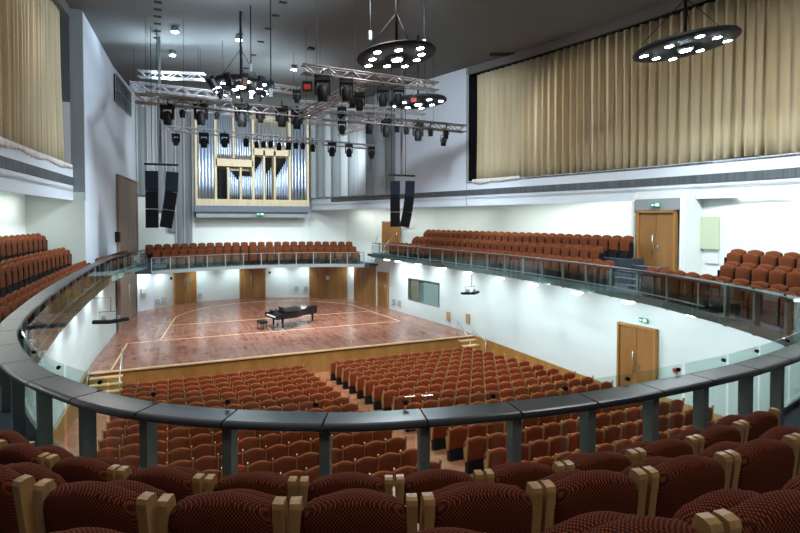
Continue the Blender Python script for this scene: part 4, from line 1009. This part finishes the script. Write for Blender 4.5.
# ------------------------------------------------------------------ balcony edge lights
def washer(p, lab, aim, e, group):
    t = empty('wall_washer', p, 0, lab, 'downlight', group)
    MB().lathe([(.10, .0), (.11, .02), (.10, .07)], 16).build('housing', M['chrome'], t); MB().lathe([(.14, -.06), (.19, -.03), (.19, 0), (.12, .01)], 16).build('lamp_lens', M['wash'], t)
    lamp('SPOT', (p[0], p[1], p[2]-.09), e, (.84, .97, 1), .06, spot=R(120), blend=1, target=aim, name='washer_light')
i = 0
for px, py in ((387, 260.5), (398, 262), (418, 265), (443, 269), (468, 273.5), (500, 279), (533, 285.5), (577, 293.5), (628, 302.5), (694, 315), (775, 333)):
    i += 1; p = P(px, py-1, z=4.5); X = max(p.x, 0); xw = rwx(min(max(p.y, 3), 35)) or 14.6
    washer((min(p.x, xw-.45), p.y, 4.5), f'bright downlight under the right balcony edge, {ORD[i]} from the stage end', (xw+.1, p.y, 2.8), 150, None)
for i, Y in enumerate((10, 13, 16, 19, 22, 25, 28)):
    washer((-2.55, Y, 4.5), f'bright downlight under the left balcony, {ORD[i+1]} from the near end', (-3.1, Y, 2.4), 90, None)
for i, px in enumerate((146, 165, 200, 233, 277, 300, 346)):
    q = arcpt(px); washer((q[0], q[1]-1.0, 3.72), f'bright downlight under the choir balcony, {ORD[i+1]} from the left', (q[0], q[1], 2.0), 90, None)
# cove tubes
def cove(path, z, label, w=.12):
    b = MB(); sweep(b, path, [(0, 0), (-w, 0), (-w, .04), (0, .04)], z); tag(b.build('cove_light', M['cove']), label, 'cove light')
cove([p+Vector((.35, .1)) for p in chain((11.1, 37.6), (14.3, 26.5))], ZK+.2, 'long bright cove light under the right wall near the stage')
cove([p+Vector((.32, 0)) for p in URA if p.y > 16.3], ZK+.2, 'long bright cove light above the right balcony chairs')
cove([p+Vector((.25, 0)) for p in URA if p.y < 11.5], ZK+.2, 'bright cove light above the near right chairs')
cove([Vector((-4.45, 8)), Vector((-4.15, 16)), Vector((-3.65, 23.4))], ZK+.2, 'bright cove light under the left upper wall')
# ------------------------------------------------------------------ LIGHT
W_ = (.86, .95, 1.0)
for (x, y, sx, sy, e, rz) in ((14.3, 32.3, .3, 12, 150, R(16)), (16.2, 20.5, .3, 9, 150, R(13)), (17.65, 8.5, .25, 7, 90, 0), (-4.6, 16, .3, 14, 130, R(-3))):
    l = lamp('AREA', (x, y, ZK+.1), e*.82, (.96, 1, .93), sx, sy=sy, name='cove_area'); l.rotation_euler = (0, 0, rz)
for c, e in ((C1, 1900), (C2, 1900), (C3, 1600), (C4, 2100)):
    lamp('SPOT', (c.x, c.y, c.z-.3), e, W_, .6, spot=R(160), blend=.9, rot=(0, 0, 0), name='chandelier_light')
for x in (2, 5, 8, 10.5):
    lamp('SPOT', (x, 25.9, 11.2), 2000, (.86, .95, 1), .3, spot=R(80), blend=.7, target=(x*.8+1.2, 33.5, 1), name='stage_spot')
for x in (1.5, 6, 10): lamp('SPOT', (x, 31.6, 11.2), 850, (.88, .95, 1), .3, spot=R(110), blend=.9, target=(x, 41, 11.3), name='organ_spot')
# spots added without fixtures for the curtains and side walls, then ceiling floods
lamp('SPOT', (12.0, 23.5, 12.9), 900, (1, .97, .88), .3, spot=R(75), blend=1, target=(17, 15, 10.5), name='curtain_fill')
lamp('SPOT', (12.5, 3, 13.5), 1200, (1, .98, .92), .3, spot=R(60), blend=1, target=(17.6, 11.5, 9.3), name='curtain_fill')
lamp('SPOT', (7, 16, 14.7), 3600, (.74, .87, 1), .8, spot=R(75), blend=1, target=(-3.4, 29, 9.5), name='wall_fill_left')
lamp('SPOT', (-2.2, 22.6, 13.3), 420, (1, .96, .88), .3, spot=R(80), blend=1, target=(-4.3, 13, 10.8), name='curtain_fill_left')
lamp('SPOT', (-.5, 6, 13.5), 160, (1, .96, .88), .3, spot=R(80), blend=1, target=(-4.2, 17, 10.5), name='curtain_fill_left')
lamp('SPOT', (7, 14.5, 14.7), 3600, (.82, .91, 1), .8, spot=R(62), blend=1, target=(14.2, 28, 10.5), name='wall_fill_right')
lamp('SPOT', (-.2, 26.8, 13.0), 420, (.72, .86, 1), .2, spot=R(150), blend=1, target=(-.2, 27, 15), name='ceiling_flood')
lamp('SPOT', (2.5, 25.5, 12.8), 420, (.72, .86, 1), .2, spot=R(160), blend=1, target=(2.5, 26, 15), name='ceiling_flood')
lamp('SPOT', (5.5, 28, 12.4), 380, (.8, .9, 1), .2, spot=R(160), blend=1, target=(5.5, 28.5, 15), name='ceiling_flood')
lamp('SPOT', (1.5, 19, 12.4), 420, (.76, .88, 1), .3, spot=R(165), blend=1, target=(1, 19, 15), name='ceiling_flood')
lamp('SPOT', (-1, 7.5, 14.9), 800, (.95, .96, 1), .8, spot=R(150), blend=.9, rot=(0, 0, 0), name='house_fill')  # unseen fill spots added under the ceiling
lamp('SPOT', (10, 9, 14.9), 1000, (1, .95, .88), .8, spot=R(150), blend=.9, rot=(0, 0, 0), name='house_fill')
lamp('SPOT', (6, 16, 14.9), 900, (.95, .97, 1), .8, spot=R(150), blend=.9, rot=(0, 0, 0), name='house_fill')
lamp('AREA', (2.5, -3.5, 13.5), 130, (1, .92, .82), 3, target=(2.5, 3, 5), name='rear_fill')  # unseen fill lamp added behind the camera for the chair backs and posts
lamp('AREA', (5.85, 39.2, 7.05), 80, (.9, 1, .95), 7.5, sy=.4, name='organ_tray_light')
w = bpy.data.worlds.new('world'); sc.world = w; w.use_nodes = True
w.node_tree.nodes['Background'].inputs[0].default_value = (.5, .55, .6, 1); w.node_tree.nodes['Background'].inputs[1].default_value = .3
sc.view_settings.view_transform = 'Standard'; sc.view_settings.look = 'None'; sc.view_settings.gamma = 1; sc.view_settings.use_curve_mapping = False
sc.view_settings.exposure = 0.6
sc.cycles.use_denoising = True; sc.cycles.max_bounces = 8; sc.cycles.sample_clamp_indirect = 6
print('objects', len(sc.objects), 'pipes', npipe)
